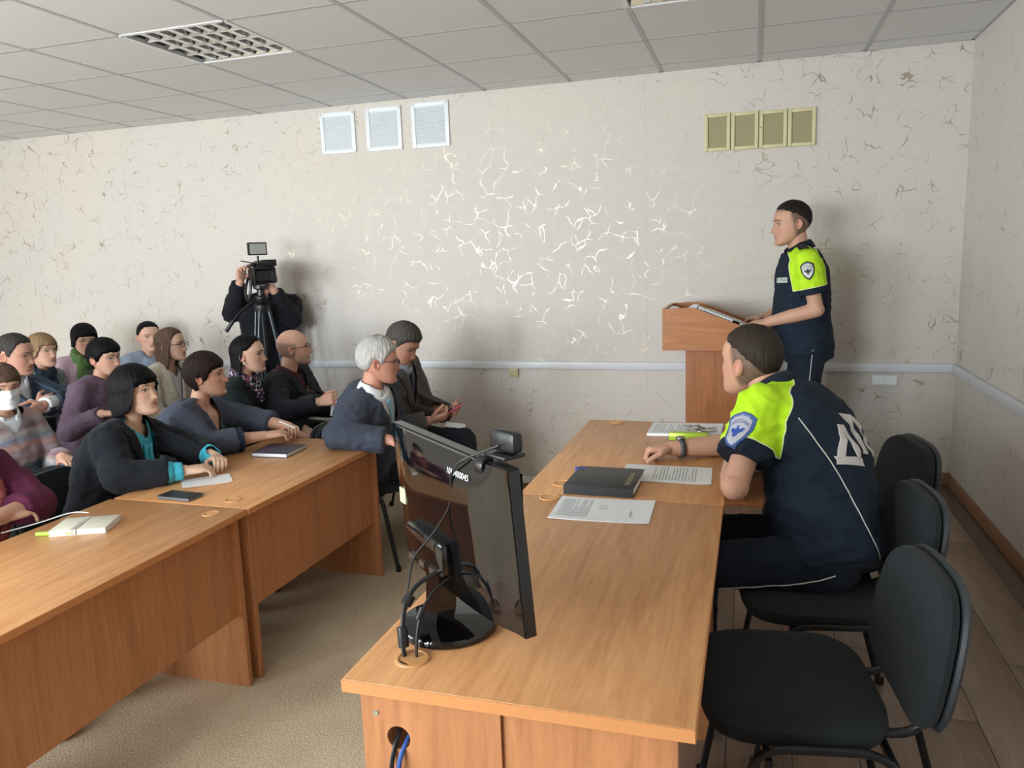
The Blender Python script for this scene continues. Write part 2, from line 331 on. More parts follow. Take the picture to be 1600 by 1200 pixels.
# ---------------- desks ----------------
def desk(name, label, cx, cy, z, wx, ly, panel_side, rz=0, grommets=(), near_hole=False, group=None):
    t = thing(name, label, 'desk', (cx, cy, z), group, rz); hx, hy, H = wx/2, ly/2, .75
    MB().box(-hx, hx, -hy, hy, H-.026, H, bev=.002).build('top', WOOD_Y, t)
    mb = MB()                                               # edge band, a hair proud of the board
    for s in (-1, 1): mb.box(-hx-.0012, hx+.0012, s*hy-.001, s*hy+.0012 if s > 0 else s*hy-.0012, H-.025, H-.001) if False else mb.box(-hx, hx, s*hy-.0015, s*hy+.0015, H-.0245, H-.0015); mb.box(s*hx-.0015, s*hx+.0015, -hy, hy, H-.0245, H-.0015)
    mb.build('edge_band', EDGE, t)
    for s in (-1, 1):
        y = s*(hy-.032)
        if near_hole and s < 0:
            n = 28; hcx, hcz, hr = -.220, .633, .0235; x0, x1, z0, z1 = -hx+.025, -.019, .0, H-.026    # board with a cable hole
            outer = []; inner = []; angs = sorted([2*math.pi*k/n for k in range(n)]+[math.atan2(zz-hcz, xx-hcx) % (2*math.pi) for xx in (x0, x1) for zz in (z0, z1)]); n = len(angs)
            for a in angs:
                ca, sa = math.cos(a), math.sin(a)
                tt = min([(x1-hcx)/ca if ca > 1e-6 else 9, (x0-hcx)/ca if ca < -1e-6 else 9, (z1-hcz)/sa if sa > 1e-6 else 9, (z0-hcz)/sa if sa < -1e-6 else 9])
                outer.append((hcx+ca*tt, hcz+sa*tt)); inner.append((hcx+ca*hr, hcz+sa*hr))
            vs = [(p[0], yy, p[1]) for yy in (y-.011, y+.011) for ring in (outer, inner) for p in ring]; fs = []
            for k in range(n):
                j = (k+1) % n; fs += [(k, j, n+j, n+k), (2*n+k, 3*n+k, 3*n+j, 2*n+j), (n+k, n+j, 3*n+j, 3*n+k), (k, 2*n+k, 2*n+j, j)]
            MB().add(vs, fs).build('end_panel', WOOD_Z, t); MB().box(-.0185, hx-.03, y-.004, y+.014, 0, H-.026).build('end_panel', WOOD_Z, t)
            MB().lathe((-.264, y-.0125, .678), [(.006, 0), (.005, .003), (.001, .004)], 12, axis=(0, 1, 0)).build('screw', CHROME, t)
        else:
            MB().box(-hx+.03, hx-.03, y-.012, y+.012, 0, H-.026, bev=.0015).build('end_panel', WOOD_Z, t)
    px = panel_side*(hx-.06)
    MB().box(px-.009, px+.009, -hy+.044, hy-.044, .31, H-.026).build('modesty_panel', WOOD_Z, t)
    for gx, gy in grommets:
        g = MB().lathe((gx, gy, H), [(.032, 0), (.034, .001), (.033, .003), (.028, .004), (.027, .002)], 28, cap=False).build('grommet', plain('beige_grommet', '#d49a64', .45, var=.03), t)
        MB().prism([(gx+.027*math.cos(a), gy+.027*math.sin(a)) for a in [math.radians(k) for k in range(-60, 205, 15)]], 'Z', H+.0005, H+.0025).build('grommet_cap', MATS['beige_grommet'], g)
        MB().prism([(gx+.026*math.cos(a), gy+.026*math.sin(a)) for a in [math.radians(k) for k in range(205, 301, 12)]], 'Z', H+.0002, H+.0008).build('slot', BLK, g)
    return t
desk('desk', 'wooden desk under the navy notebook, far one of the audience row', -2.245, 3.087, 0, .68, 1.14, 1, math.radians(-1.0), [(.20, -.49), (.205, .535)], group='audience desks')
desk('desk', 'wooden desk under the cream notebook, near one of the audience row', -2.262, 1.937, 0, .68, 1.14, 1, 0, [(.235, .49)], group='audience desks')
desk('desk', 'wooden desk carrying the black monitor, nearest the camera', -.397, 1.727, ST,   .637, 1.138, -1, 0, [(-.219, -.473), (-.21, .55)], True, group='presidium desks')
desk('desk', 'wooden desk the seated officer leans on, in front of the podium', -.394, 2.873, ST,  .637, 1.138, -1, 0, [(-.21, -.44), (-.19, .53)], group='presidium desks')

# ---------------- chairs ----------------
def rrect(w_, d, z, n=32, p=4.0, cx=0, cy=0):
    out = []
    for k in range(n):
        a = 2*math.pi*k/n; ca, sa = math.cos(a), math.sin(a)
        out.append((cx+d/2*math.copysign(abs(ca)**(2/p), ca), cy+w_/2*math.copysign(abs(sa)**(2/p), sa), z))
    return out
def bez(pts, r=.05, n=5):
    pts = [Vector(p) for p in pts]; out = [pts[0]]
    for a, b, c in zip(pts, pts[1:], pts[2:]):
        p = b+(a-b).normalized()*min(r, (a-b).length*.48); q_ = b+(c-b).normalized()*min(r, (c-b).length*.48)
        for k in range(n+1): s = k/n; out.append(p*(1-s)**2+b*2*s*(1-s)+q_*s*s)
    out.append(pts[-1]); return out
def make_chair():                                           # sitter faces +x
    t = thing('visitor_chair', 'x', 'chair')
    MB().loft([rrect(w_, d_, z_, cx=.03) for w_, d_, z_ in ((.40, .34, .425), (.46, .40, .437), (.475, .415, .455), (.47, .41, .472), (.43, .37, .485), (.3, .24, .489))], 0).build('seat', UPH, t)
    def back(thk0, thk1, w_, h, z0):
        rings = []
        for s in (0, .12, .5, .88, 1):
            e = {0: .86, .12: .97, .5: 1, .88: .97, 1: .86}[s]; off = thk0+(thk1-thk0)*s; ring = []
            for k in range(36):
                a = 2*math.pi*k/36; ca, sa = math.cos(a), math.sin(a); y = w_/2*e*math.copysign(abs(ca)**.55, ca); zz = h/2*e*math.copysign(abs(sa)**.55, sa)
                if zz > 0: y *= 1-.10*(zz/(h/2))
                ring.append((-.245-.16*(zz+h/2)-.0+off+.35*y*y, y, z0+h/2+zz))
            rings.append(ring)
        return MB().loft(rings)
    back(-.012, .030, .45, .335, .445).build('backrest', UPH, t)
    back(-.030, -.010, .458, .343, .441).build('back_shell', plain('grey_black_shell', '#2d3134', .5, var=.03), t)
    for s in (-1, 1):
        MB().tube(bez([(.21, s*.255, 0), (.13, s*.255, .447), (-.15, s*.255, .455), (-.27, s*.26, 0)], .07), .0125, 10, sq=.75).build('side_frame', METAL, t)
        MB().tube(bez([(-.02, s*.13, .425), (-.24, s*.13, .425), (-.30, s*.13, .66)], .06), .011, 10).build('back_upright', METAL, t)
    mb = MB().tube([(.10, -.255, .41), (.10, .255, .41)], .010, 8).tube([(-.16, -.255, .41), (-.16, .255, .41)], .010, 8); mb.build('cross_bar', METAL, t)
    for x in (.21, -.27):
        for s in (-1, 1): MB().lathe((x, s*.2575, 0), [(.014, 0), (.016, .004), (.015, .03)], 10).build('foot_cap', BLK, t)
    return t
chair0 = make_chair(); _used = [0]
def chair(x, y, z, yaw, label, group):
    o = chair0 if not _used[0] else copy_tree(chair0); _used[0] = 1
    o.location = (x, y, z); o.rotation_euler[2] = math.radians(yaw); o['label'] = label; o['group'] = group; return o
G1 = 'black chairs behind the presidium desks'; G2 = 'black chairs of the audience'
chair(.115, 1.855, ST, 187, 'empty black upholstered chair nearest the camera, seat pushed under the desk', G1)
chair(.20, 2.44, ST, 187, 'black upholstered chair the seated officer sits on', G1)
chair(.30, 3.06, ST, 192, 'black upholstered chair farthest right behind the seated officer, by the corner', G1)

# ---------------- podium ----------------
t = thing('podium', 'tall wooden podium with sloping top the standing officer speaks from', 'podium', (-.2, 4.85, ST))
def wp(mb, name, m): return mb.build(name, m, t, loc=(-.2, 4.85, ST))
SIDE = [(-.507, 1.13), (-.507, 1.372), (-.33, 1.378), (.10, 1.205), (.10, 1.13)]
for y in (4.57, 5.10): wp(MB().prism(SIDE, 'Y', y, y+.018), 'side_panel', PODW)
wp(MB().box(-.507, -.489, 4.588, 5.10, 1.13, 1.372), 'front_panel', PODW); wp(MB().box(-.489, .10, 4.588, 5.10, 1.13, 1.148), 'bottom_panel', PODW)
wp(MB().prism([(-.34, 1.347), (-.33, 1.362), (.095, 1.190), (.095, 1.172)], 'Y', 4.588, 5.10), 'sloping_top', PODW)
wp(MB().box(-.489, -.335, 4.588, 5.10, 1.30, 1.315), 'ledge', PODW)
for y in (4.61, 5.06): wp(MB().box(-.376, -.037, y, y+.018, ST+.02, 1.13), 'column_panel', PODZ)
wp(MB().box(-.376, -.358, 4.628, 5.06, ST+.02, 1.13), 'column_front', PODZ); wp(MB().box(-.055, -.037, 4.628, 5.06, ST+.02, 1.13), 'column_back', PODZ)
wp(MB().box(-.43, .075, 4.585, 5.12, ST, ST+.022, bev=.002), 'foot_board', PODZ)
for zz in (1.325, 1.165): wp(MB().lathe((-.498, 4.569, zz), [(.006, 0), (.005, -.003), (.001, -.004)], 10, axis=(0, 1, 0)), 'screw_cap', EDGE)
SL = math.atan2(1.362-1.190, .425)
def podium_item(name, label, cat, px, py, w_, d, h, mats, rz=0, lift=0):
    o = thing(name, label, cat, (px, py, 1.362-(px+.33)*math.tan(SL)+.003+lift)); o.rotation_euler = (0, SL, rz); return o
o = podium_item('book', 'thick white-edged book lying on the podium slope', 'book', -.215, 4.64, 0, 0, 0, 0)
MB().box(-.105, .105, -.035, .08, 0, .003).box(-.105, .105, -.035, .08, .022, .025).build('cover', plain('pale_cover', '#d9dcd6', .6), o); MB().box(-.10, .103, -.034, .078, .003, .022).build('pages', PAPER, o)
mb = MB()
for k in range(9): mb.box(-.09+.021*k, -.078+.021*k, -.0354, -.0345, .007, .018)
mb.build('spine_print', INKL, o, kind='stuff'); MB().box(.02, .045, -.0356, -.0346, .008, .017).build('spine_mark', plain('lime_print', '#b7cf5a', .6), o)
o = podium_item('folder', 'slim black folder lying on the podium slope behind the white book', 'folder', -.17, 4.78, 0, 0, 0, 0); MB().box(-.11, .11, -.05, .09, 0, .012, bev=.002).build('cover', BLK, o); MB().box(-.10, .112, -.048, .088, .012, .016).build('sheets', PAPER, o)
o = podium_item('booklet', 'grey printed booklet at the low end of the podium slope by the hands', 'booklet', 0, 4.65, 0, 0, 0, 0); MB().box(-.085, .08, -.04, .12, 0, .022, bev=.002).build('block', plain('newsprint', '#c8c6b8', .7, var=.1, nscale=200), o)
mb = MB()
for k in range(12): mb.box(-.078+.0128*k, -.070+.0128*k, -.0405, -.0395, .005, .017)
mb.build('print', INKL, o, kind='stuff')
o = thing('paper_roll', 'crumpled white papers at the high end of the podium', 'papers', (-.42, 4.78, 1.315)); mb = MB(); rings = []
for k in range(12):
    s = k/11; x = -.06+.16*s; h = .035+.02*abs(s-.4)+.008*math.sin(9*s); rings.append([(x, -.10+.2*i/9+.01*math.sin(4*s), h+.012*math.sin(i*1.3+3*s)) for i in range(10)]+[(x, .10-.2*i/9, .004+.006*math.sin(i+5*s)+h*.35) for i in range(10)])
mb.loft(rings).build('sheets', PAPER, o)

# ---------------- monitor, webcam, cables ----------------
MA = math.atan2(-.664, .748)
t = thing('monitor', 'glossy black computer monitor seen from behind at the desk corner', 'monitor', (-.597, 1.395, ST+.75), None, MA)
W2, Z0, Z1, YO = .258, .075, .392, .03
mb = MB(); NX, NZ = 20, 14; vs = []; fs = []
for j in range(NZ+1):
    for i in range(NX+1):
        u = i/NX*2-1; v = j/NZ; bul = (1-u*u)**.5 if abs(u) < 1 else 0; d = .012+.030*max(0, 1-(u/.92)**4)*max(0, 1-((v-.45)/.6)**4)
        vs.append((u*W2, YO-d-.05*(v-.4)*.5, Z0+(Z1-Z0)*v))
for j in range(NZ):
    for i in range(NX): a = j*(NX+1)+i; fs.append((a, a+1, a+NX+2, a+NX+1))
n = len(vs); vs += [(x, YO+.012-.05*((z-Z0)/(Z1-Z0)-.4)*.5, z) for x, y, z in vs]; fs += [tuple(n+q_ for q_ in reversed(f)) for f in fs]
ed = [i for i in range(NX+1)]+[(j+1)*(NX+1)-1 for j in range(1, NZ+1)]+[NZ*(NX+1)+i for i in range(NX-1, -1, -1)]+[j*(NX+1) for j in range(NZ-1, 0, -1)]
fs += [(ed[k], ed[(k+1) % len(ed)], n+ed[(k+1) % len(ed)], n+ed[k]) for k in range(len(ed))]
mb.add(vs, fs).build('housing', BLKG, t, angle=50)
mb = MB(); ty = lambda z: YO-.05*((z-Z0)/(Z1-Z0)-.4)*.5
for s in (-1, 1): mb.add([(s*(W2+.003), ty(Z0)-.010, Z0), (s*(W2+.003), ty(Z0)+.012, Z0), (s*(W2-.010), ty(Z0)+.012, Z0), (s*(W2-.010), ty(Z0)-.010, Z0), (s*(W2+.003), ty(Z1)-.010, Z1), (s*(W2+.003), ty(Z1)+.012, Z1), (s*(W2-.010), ty(Z1)+.012, Z1), (s*(W2-.010), ty(Z1)-.010, Z1)], [(0, 1, 2, 3), (4, 7, 6, 5), (0, 4, 5, 1), (1, 5, 6, 2), (2, 6, 7, 3), (3, 7, 4, 0)])
for z in (Z0, Z1-.010): mb.box(-W2, W2, ty(z)-.010, ty(z)+.012, z-.002, z+.012)
mb.build('bezel', plain('grey_bezel', '#1c1e20', .25), t)
MB().box(-W2+.014, W2-.014, YO+.0125, YO+.013, Z0+.02, Z1-.015).xf(Matrix.Translation((0, 0, 0))).build('screen', plain('dark_screen', '#08090b', .1), t)
MB().box(-.13, .05, YO-.062, YO-.03, Z0+.055, Z0+.125, bev=.008).build('connector_bay', BLKG, t)
for k in range(3): MB().box(-.11+.05*k, -.085+.05*k, YO-.064, YO-.060, Z0+.050, Z0+.062).build('port', plain('port_metal', '#a9acae', .3, 1), t)
MB().loft([[(sx*.03, yy, z) for sx, yy in ((-1, -.03+o_), (1, -.03+o_), (1, .01+o_), (-1, .01+o_))] for z, o_ in ((.012, -.012), (.03, -.012), (.06, -.005), (.14, .0))]).build('neck', BLKG, t)
MB().lathe((0, 0, 0), [(.098, 0), (.102, .003), (.102, .012), (.099, .017), (.05, .021), (0.004, .022)], 48).build('base', BLKG, t)
lm = text_mesh('1010400045', .017); lm.materials.append(plain('white_marker', '#e8ecef', .6))
lm.transform(Matrix.Rotation(math.radians(90), 4, 'X'))
for v_ in lm.vertices:
    x_ = v_.co.x+.105; z_ = v_.co.z+Z1-.036; u_ = x_/W2; q_ = (z_-Z0)/(Z1-Z0); v_.co = (x_, YO-(.012+.030*max(0, 1-(u_/.92)**4)*max(0, 1-((q_-.45)/.6)**4))-.025*(q_-.4)-.0022, z_)
link('marker_number', lm, t)
MB().box(-.215, -.185, YO-.034, YO-.030, Z1-.175, Z1-.14).build('sticker', plain('pale_sticker', '#b9bd9b', .6), t)
t = thing('webcam', 'black webcam clipped on the top edge of the monitor', 'webcam', (-.425, 1.295, ST+.75+.397), None, MA+.15)
MB().box(-.036, .036, -.012, .014, .012, .052, bev=.009).build('body', BLK, t); MB().lathe((0, .014, .032), [(.011, 0), (.010, .004), (.004, .005)], 18, axis=(0, 1, 0)).build('lens', BLKG, t)
MB().box(-.03, .03, -.028, .022, .003, .011, bev=.003).build('clip', BLK, t); MB().lathe((-.026, -.03, -.012), [(.016, -.012), (.018, -.009), (.018, .009), (.016, .012)], 20, axis=(1, 0, 0)).build('hinge', BLK, t)
def wcab(name, label, pts, r, r_=.06): return MB().tube(bez(pts, r_, 6), r, 8).build(name, BLK, None, loc=pts[-1], label=label, category='cable')
gx, gy, gz = -.62, 1.256, ST+.752
wcab('webcam_cable', 'thin black webcam cable looped over the back of the monitor', [(-.43, 1.275, 1.375), (-.52, 1.30, 1.335), (-.548, 1.325, 1.30), (-.552, 1.335, 1.24), (-.60, 1.352, 1.17), (-.655, 1.36, 1.11), (-.668, 1.345, 1.02), (-.655, 1.28, .98), (-.628, 1.258, .935)], .0022, .03)
wcab('power_cable', 'thick black monitor cable with ferrite bead dropping into the desk grommet', [(-.60, 1.365, 1.085), (-.64, 1.33, 1.065), (-.648, 1.29, 1.03), (-.640, 1.262, .98), (-.632, 1.256, .935)], .0048, .04)
wcab('video_cable', 'slim black video cable hanging beside the monitor neck', [(-.57, 1.35, 1.08), (-.598, 1.30, 1.06), (-.612, 1.27, 1.01), (-.610, 1.258, .935)], .003, .04)
MB().tube([(-.640, 1.2655, 1.008), (-.6375, 1.2615, .994), (-.635, 1.2585, .972)], .0105, 12).build('ferrite_bead', BLK, bpy.data.objects['power_cable']).location = -bpy.data.objects['power_cable'].location
MB().tube([(-.640, 1.312, 1.052), (-.646, 1.298, 1.038)], .011, 10).build('plug', BLK, bpy.data.objects['power_cable']).location = -bpy.data.objects['power_cable'].location
MB().tube([(-.604, 1.287, 1.042), (-.610, 1.276, 1.022)], .0065, 10).build('ferrite_bead', BLK, bpy.data.objects['video_cable']).location = -bpy.data.objects['video_cable'].location
hx_, hz_ = -.397-.220, ST+.633
wcab('black_mains_cable', 'black cable hanging out of the round hole in the desk end', [(hx_-.004, 1.26, hz_+.03), (hx_-.006, 1.20, hz_+.008), (hx_-.012, 1.165, hz_-.04), (hx_-.02, 1.16, hz_-.35)], .0045, .03)
MB().tube(bez([(hx_+.02, 1.25, hz_+.01), (hx_+.012, 1.19, hz_-.006), (hx_+.004, 1.162, hz_-.04), (hx_-.004, 1.158, hz_-.35)], .03), .0045, 8).build('blue_cable', plain('blue_cable', '#2f55a0', .4), None, loc=(hx_, 1.16, hz_-.35), label='blue network cable hanging out of the round hole in the desk end', category='cable')

# ---------------- papers and small things ----------------
def sheet(name, label, cx, cy, z, lx, ly, rz, rows, seed, thick=.0012, ink=INK, mat=PAPER, cat='paper', lines='Y', u0=.08, u1=.9, v0=.12, v1=.9):
    t = thing(name, label, cat, (cx, cy, z), None, rz); rnd = random.Random(seed); NXs, NYs = 14, 8; vs = []; fs = []
    def hgt(u, v): return .0015*math.sin(3.1*u+seed)+.004*max(0, abs(u-.5)*2-.75)*(1+math.sin(seed+v*3))
    def surf(u, v, dz=0): return ((u-.5)*lx, (v-.5)*ly, max(.0006, .002+hgt(u, v))+dz)
    for k, dz in ((0, thick), (1, 0)):
        for j in range(NYs+1):
            for i in range(NXs+1): vs.append(surf(i/NXs, j/NYs, dz if k == 0 else -.0004))
    N = (NXs+1)*(NYs+1)
    for j in range(NYs):
        for i in range(NXs): a = j*(NXs+1)+i; fs += [(a, a+1, a+NXs+2, a+NXs+1), (N+a, N+a+NXs+1, N+a+NXs+2, N+a+1)]
    ed = [i for i in range(NXs+1)]+[(j+1)*(NXs+1)-1 for j in range(1, NYs+1)]+[NYs*(NXs+1)+i for i in range(NXs-1, -1, -1)]+[j*(NXs+1) for j in range(NYs-1, 0, -1)]
    fs += [(ed[k], N+ed[k], N+ed[(k+1) % len(ed)], ed[(k+1) % len(ed)]) for k in range(len(ed))]
    MB().add(vs, fs).build('sheet', mat, t)
    if rows:
        mb = MB()
        for r in range(rows):
            u = u0+(u1-u0)*r/max(1, rows-1); e = v1 if rnd.random() < .75 else v0+(v1-v0)*rnd.uniform(.3, .8); nseg = 6
            for q_ in range(nseg):
                a = v0+(e-v0)*q_/nseg; b = v0+(e-v0)*(q_+1)/nseg-.006
                p = [surf(u, a, thick+.0003), surf(u+.006, a, thick+.0003), surf(u+.006, b, thick+.0003), surf(u, b, thick+.0003)]; mb.add(p, [(0, 1, 2, 3)])
        mb.build('printed_lines', ink, t, kind='stuff', smooth=False)
    return t
DZ = ST+.75
t = sheet('document', 'stapled white document nearest the camera, printed only at its left end', -.42, 2.19, DZ, .292, .205, .03, 17, 3, .0022, INKL, u0=.06, u1=.36)
MB().tube([(.0+.012*math.cos(a), .01+.016*math.sin(a), .0052) for a in [k*.35 for k in range(19)]], .0006, 5).build('round_stamp', INKL, t); MB().box(.085, .088, -.06, -.01, .0047, .005).build('signature_line', INKL, t)
t = thing('planner', 'thick black daily planner with gilt title and blue ribbon clip', 'planner', (-.458, 2.435, DZ), None, -.02)
MB().box(-.112, .112, -.115, .115, 0, .004, bev=.0015).box(-.112, .112, -.115, .115, .026, .031, bev=.0015).box(-.112, .112, -.117, -.112, .001, .030).build('cover', plain('black_leatherette', '#1d2023', .45, bscale=500, bstr=.3), t)
MB().box(-.109, .109, -.112, .111, .004, .026).build('pages', PAPER, t)
lm = text_mesh('ЕЖЕДНЕВНИК', .020); lm.materials.append(plain('gilt', '#c9b877', .4, .6)); o = link('gilt_title', lm, t, (.086, -.01, .0314)); o.rotation_euler[2] = math.radians(90)
MB().box(-.118, -.086, .085, .094, .0312, .0325).box(-.122, -.112, .085, .094, .008, .0325).build('blue_clip', plain('blue_ribbon', '#2a49a8', .5), t)
sheet('document', 'white printed document beside the officer\'s hand, half under the planner', -.275, 2.60, DZ, .30, .20, .03, 14, 8, .0016, INK, u0=.36, u1=.82)
t0 = sheet('document', 'stack of printed sheets at the far end under the keys', -.266, 3.268, DZ, .298, .21, -.01, 13, 5, .010, INK, u0=.08, u1=.55)
t = thing('glasses_case', 'glittery lime green case standing in front of the far papers', 'case', (-.242, 3.105, DZ), None, .01)
MB().box(-.078, .078, -.018, .018, .0, .034, bev=.007).build('body', plain('lime_glitter', '#a9c93c', .3, .2, var=.25, nscale=700), t); MB().box(-.079, .079, -.019, .019, .014, .0165, bev=.001).build('seam', plain('lime_dark', '#7d9a2a', .4), t)
t = thing('key_bunch', 'bunch of metal keys on the far papers behind the lime case', 'keys', (-.20, 3.20, DZ+.014)); rnd = random.Random(4)
MB().tube([(.016*math.cos(a), .016*math.sin(a), .012+.006*math.sin(a)) for a in [k*math.pi/9 for k in range(19)]], .0015, 6).build('key_ring', CHROME, t)
for k in range(7):
    a = rnd.uniform(0, 6.28) if k > 1 else (0.1, 3.0)[k]; L = rnd.uniform(.045, .07); z = .002+.004*k; d = Vector((math.cos(a), math.sin(a), 0)); s = Vector((-d.y, d.x, 0)); b = d*.012
    mb = MB().lathe(b+Vector((0, 0, z)), [(.011, 0), (.012, .001), (.011, .0025)], 12)
    q_ = [b+d*.008+s*.004, b+d*L+s*.003, b+d*(L+.003), b+d*L-s*.004, b+d*.008-s*.004]; mb.prism([(p.x, p.y) for p in q_], 'Z', z, z+.0022); mb.build('key', plain('worn_steel', '#8d8a84', .3, 1), t)
LZ = .75
t = thing('notebook', 'navy notebook with white page edges before the woman in the grey V-neck dress', 'notebook', (-2.33, 3.345, LZ), None, .06)
MB().box(-.10, .10, -.10, .10, 0, .003, bev=.001).box(-.10, .10, -.10, .10, .019, .022, bev=.001).box(-.10, -.097, -.10, .10, 0, .022).build('cover', plain('navy_cover', '#1b2440', .4), t); MB().box(-.096, .098, -.098, .098, .003, .019).build('pages', PAPER, t)
t = thing('pocket_diary', 'closed black pocket diary near the seam of the audience desks', 'diary', (-2.305, 2.583, LZ), None, -.07); MB().box(-.085, .085, -.042, .042, .0, .016, bev=.004).build('cover', MATS['black_leatherette'], t); MB().box(-.08, .086, -.0425, .0425, .004, .012).build('pages', plain('grey_edges', '#6d7074', .7), t)
sheet('sheet_of_paper', 'blank white sheet under the hands of the woman in black blazer', -2.36, 2.82, LZ, .21, .15, .75, 0, 2)
t = thing('notebook', 'cream notebook closed with an elastic strap on the near audience desk', 'notebook', (-2.40, 2.185, LZ), None, .42)
CRM = plain('cream_cover', '#d8d6c4', .6); MB().box(-.10, .10, -.075, .075, .0, .003, bev=.001).box(-.10, .10, -.075, .075, .019, .022, bev=.001).box(-.10, .10, .072, .075, .0, .022).build('cover', CRM, t); MB().box(-.098, .098, -.073, .072, .003, .019).build('pages', PAPER, t)
MB().box(-.022, -.004, -.076, .076, .0225, .024).box(-.022, -.004, -.0775, -.0755, 0, .024).build('strap', plain('strap_grey', '#b4b3a8', .6), t)
t = thing('highlighter', 'lime green highlighter lying against the cream notebook', 'marker pen', (-2.455, 2.095, LZ+.008), None, .30); MB().tube([(-.065, 0, 0), (.045, 0, 0)], .008, 12).build('barrel', plain('lime_plastic', '#a6d64a', .35), t); MB().tube([(.045, 0, 0), (.07, 0, 0)], [.0085, .007], 12).build('cap', MATS['lime_plastic'], t)
MB().tube(bez([(-2.47, 2.27, .778), (-2.53, 2.25, .785), (-2.60, 2.16, .765), (-2.66, 2.05, .76)], .05), .0022, 8).build('white_cable', WHITE, None, loc=(-2.6, 2.16, .75), label='thin white cable trailing behind the cream notebook', category='cable')
# ---------------- people: builder ----------------
V = Vector
def ring(c, ax, ay, a, b, n=22, p=2.2):
    out = []
    for k in range(n):
        t_ = 2*math.pi*k/n; ca, sa = math.cos(t_), math.sin(t_)
        out.append(c+ax*(a*math.copysign(abs(ca)**(2/p), ca))+ay*(b*math.copysign(abs(sa)**(2/p), sa)))
    return out
def limb(mb, p0, p1, r0, r1, c0=True, c1=True, n=14):
    p0, p1 = V(p0), V(p1); d = p1-p0; L = d.length
    if L < 1e-5: d = V((0, 0, 1)); L = 1e-5
    d = d/L; u = d.orthogonal().normalized(); w_ = d.cross(u); prof = []
    if c0: prof += [(r0*math.cos(a), -r0*math.sin(a)) for a in (1.45, 1.05, .65, .3)]
    prof += [(r0, 0), (r1, L)]
    if c1: prof += [(r1*math.cos(a), L+r1*math.sin(a)) for a in (.3, .65, 1.05, 1.45)]
    mb.loft([[p0+d*h+u*r*math.cos(2*math.pi*i/n)+w_*r*math.sin(2*math.pi*i/n) for i in range(n)] for r, h in prof])
def ball(mb, c, rx, ry=None, rz=None, M=None):
    ry = ry or rx; rz = rz or rx; c = V(c); rings = []
    for k in range(1, 10):
        a = math.pi*k/10; rings.append([c+(M @ V((rx*math.sin(a)*math.cos(2*math.pi*i/14), ry*math.sin(a)*math.sin(2*math.pi*i/14), -rz*math.cos(a))) if M else V((rx*math.sin(a)*math.cos(2*math.pi*i/14), ry*math.sin(a)*math.sin(2*math.pi*i/14), -rz*math.cos(a)))) for i in range(14)])
    mb.loft(rings)
def remesh(mb, vox, it=4, fac=.5, wrinkle=0, wsc=9.0, seed=0.0):
    me = bpy.data.meshes.new('tmp'); me.from_pydata(mb.v, [], mb.f); fixn(me)
    o = bpy.data.objects.new('tmp', me); C.objects.link(o)
    r = o.modifiers.new('r', 'REMESH'); r.mode = 'VOXEL'; r.voxel_size = vox; r.adaptivity = 0
    s = o.modifiers.new('s', 'SMOOTH'); s.factor = fac; s.iterations = it
    dg = bpy.context.evaluated_depsgraph_get(); ev = o.evaluated_get(dg); em = ev.to_mesh()
    n = len(em.vertices); co = np.empty(n*3); em.vertices.foreach_get('co', co); no = np.empty(n*3); em.vertices.foreach_get('normal', no)
    fs = [tuple(p.vertices) for p in em.polygons]; ev.to_mesh_clear(); bpy.data.objects.remove(o); bpy.data.meshes.remove(me)
    co = co.reshape(-1, 3); no = no.reshape(-1, 3)
    if wrinkle:
        for i in range(n):
            p = V(co[i]); q_ = V((p.x*wsc+seed, p.y*wsc, p.z*wsc*1.7)); d = noise.noise(q_)*.55+(.28-abs(noise.noise(q_*1.7+V((3, 1, 7)))))*1.1+noise.noise(q_*3.1)*.22
            co[i] += no[i]*(wrinkle*d)
    return co, fs
def put(name, co, fs, mats, base, parent=None, smooth=True, attrs=None, mi=None, **props):
    me = bpy.data.meshes.new(name); b = V(base); me.from_pydata([(p[0]-b.x, p[1]-b.y, p[2]-b.z) for p in co], [], fs)
    for m in (mats if isinstance(mats, list) else [mats]): me.materials.append(m)
    if mi is not None: me.polygons.foreach_set('material_index', mi)
    if smooth: me.polygons.foreach_set('use_smooth', [True]*len(me.polygons))
    for an, (ty, vals) in (attrs or {}).items():
        if ty == 'COLOR':
            a = me.color_attributes.new(an, 'FLOAT_COLOR', 'POINT'); a.data.foreach_set('color', np.asarray(vals, dtype=np.float32).ravel())
        else:
            a = me.attributes.new(an, 'FLOAT', 'POINT'); a.data.foreach_set('value', np.asarray(vals, dtype=np.float32))
    me.update(); return link(name, me, parent, b if parent is None else (0, 0, 0), **props)
def lerp_table(tab, x):
    if x <= tab[0][0]: return tab[0][1:]
    for a, b in zip(tab, tab[1:]):
        if x <= b[0]:
            s = (x-a[0])/(b[0]-a[0]); return tuple(p+(q_-p)*s for p, q_ in zip(a[1:], b[1:]))
    return tab[-1][1:]
def yawv(d): r = math.radians(d); return V((math.cos(r), math.sin(r), 0))
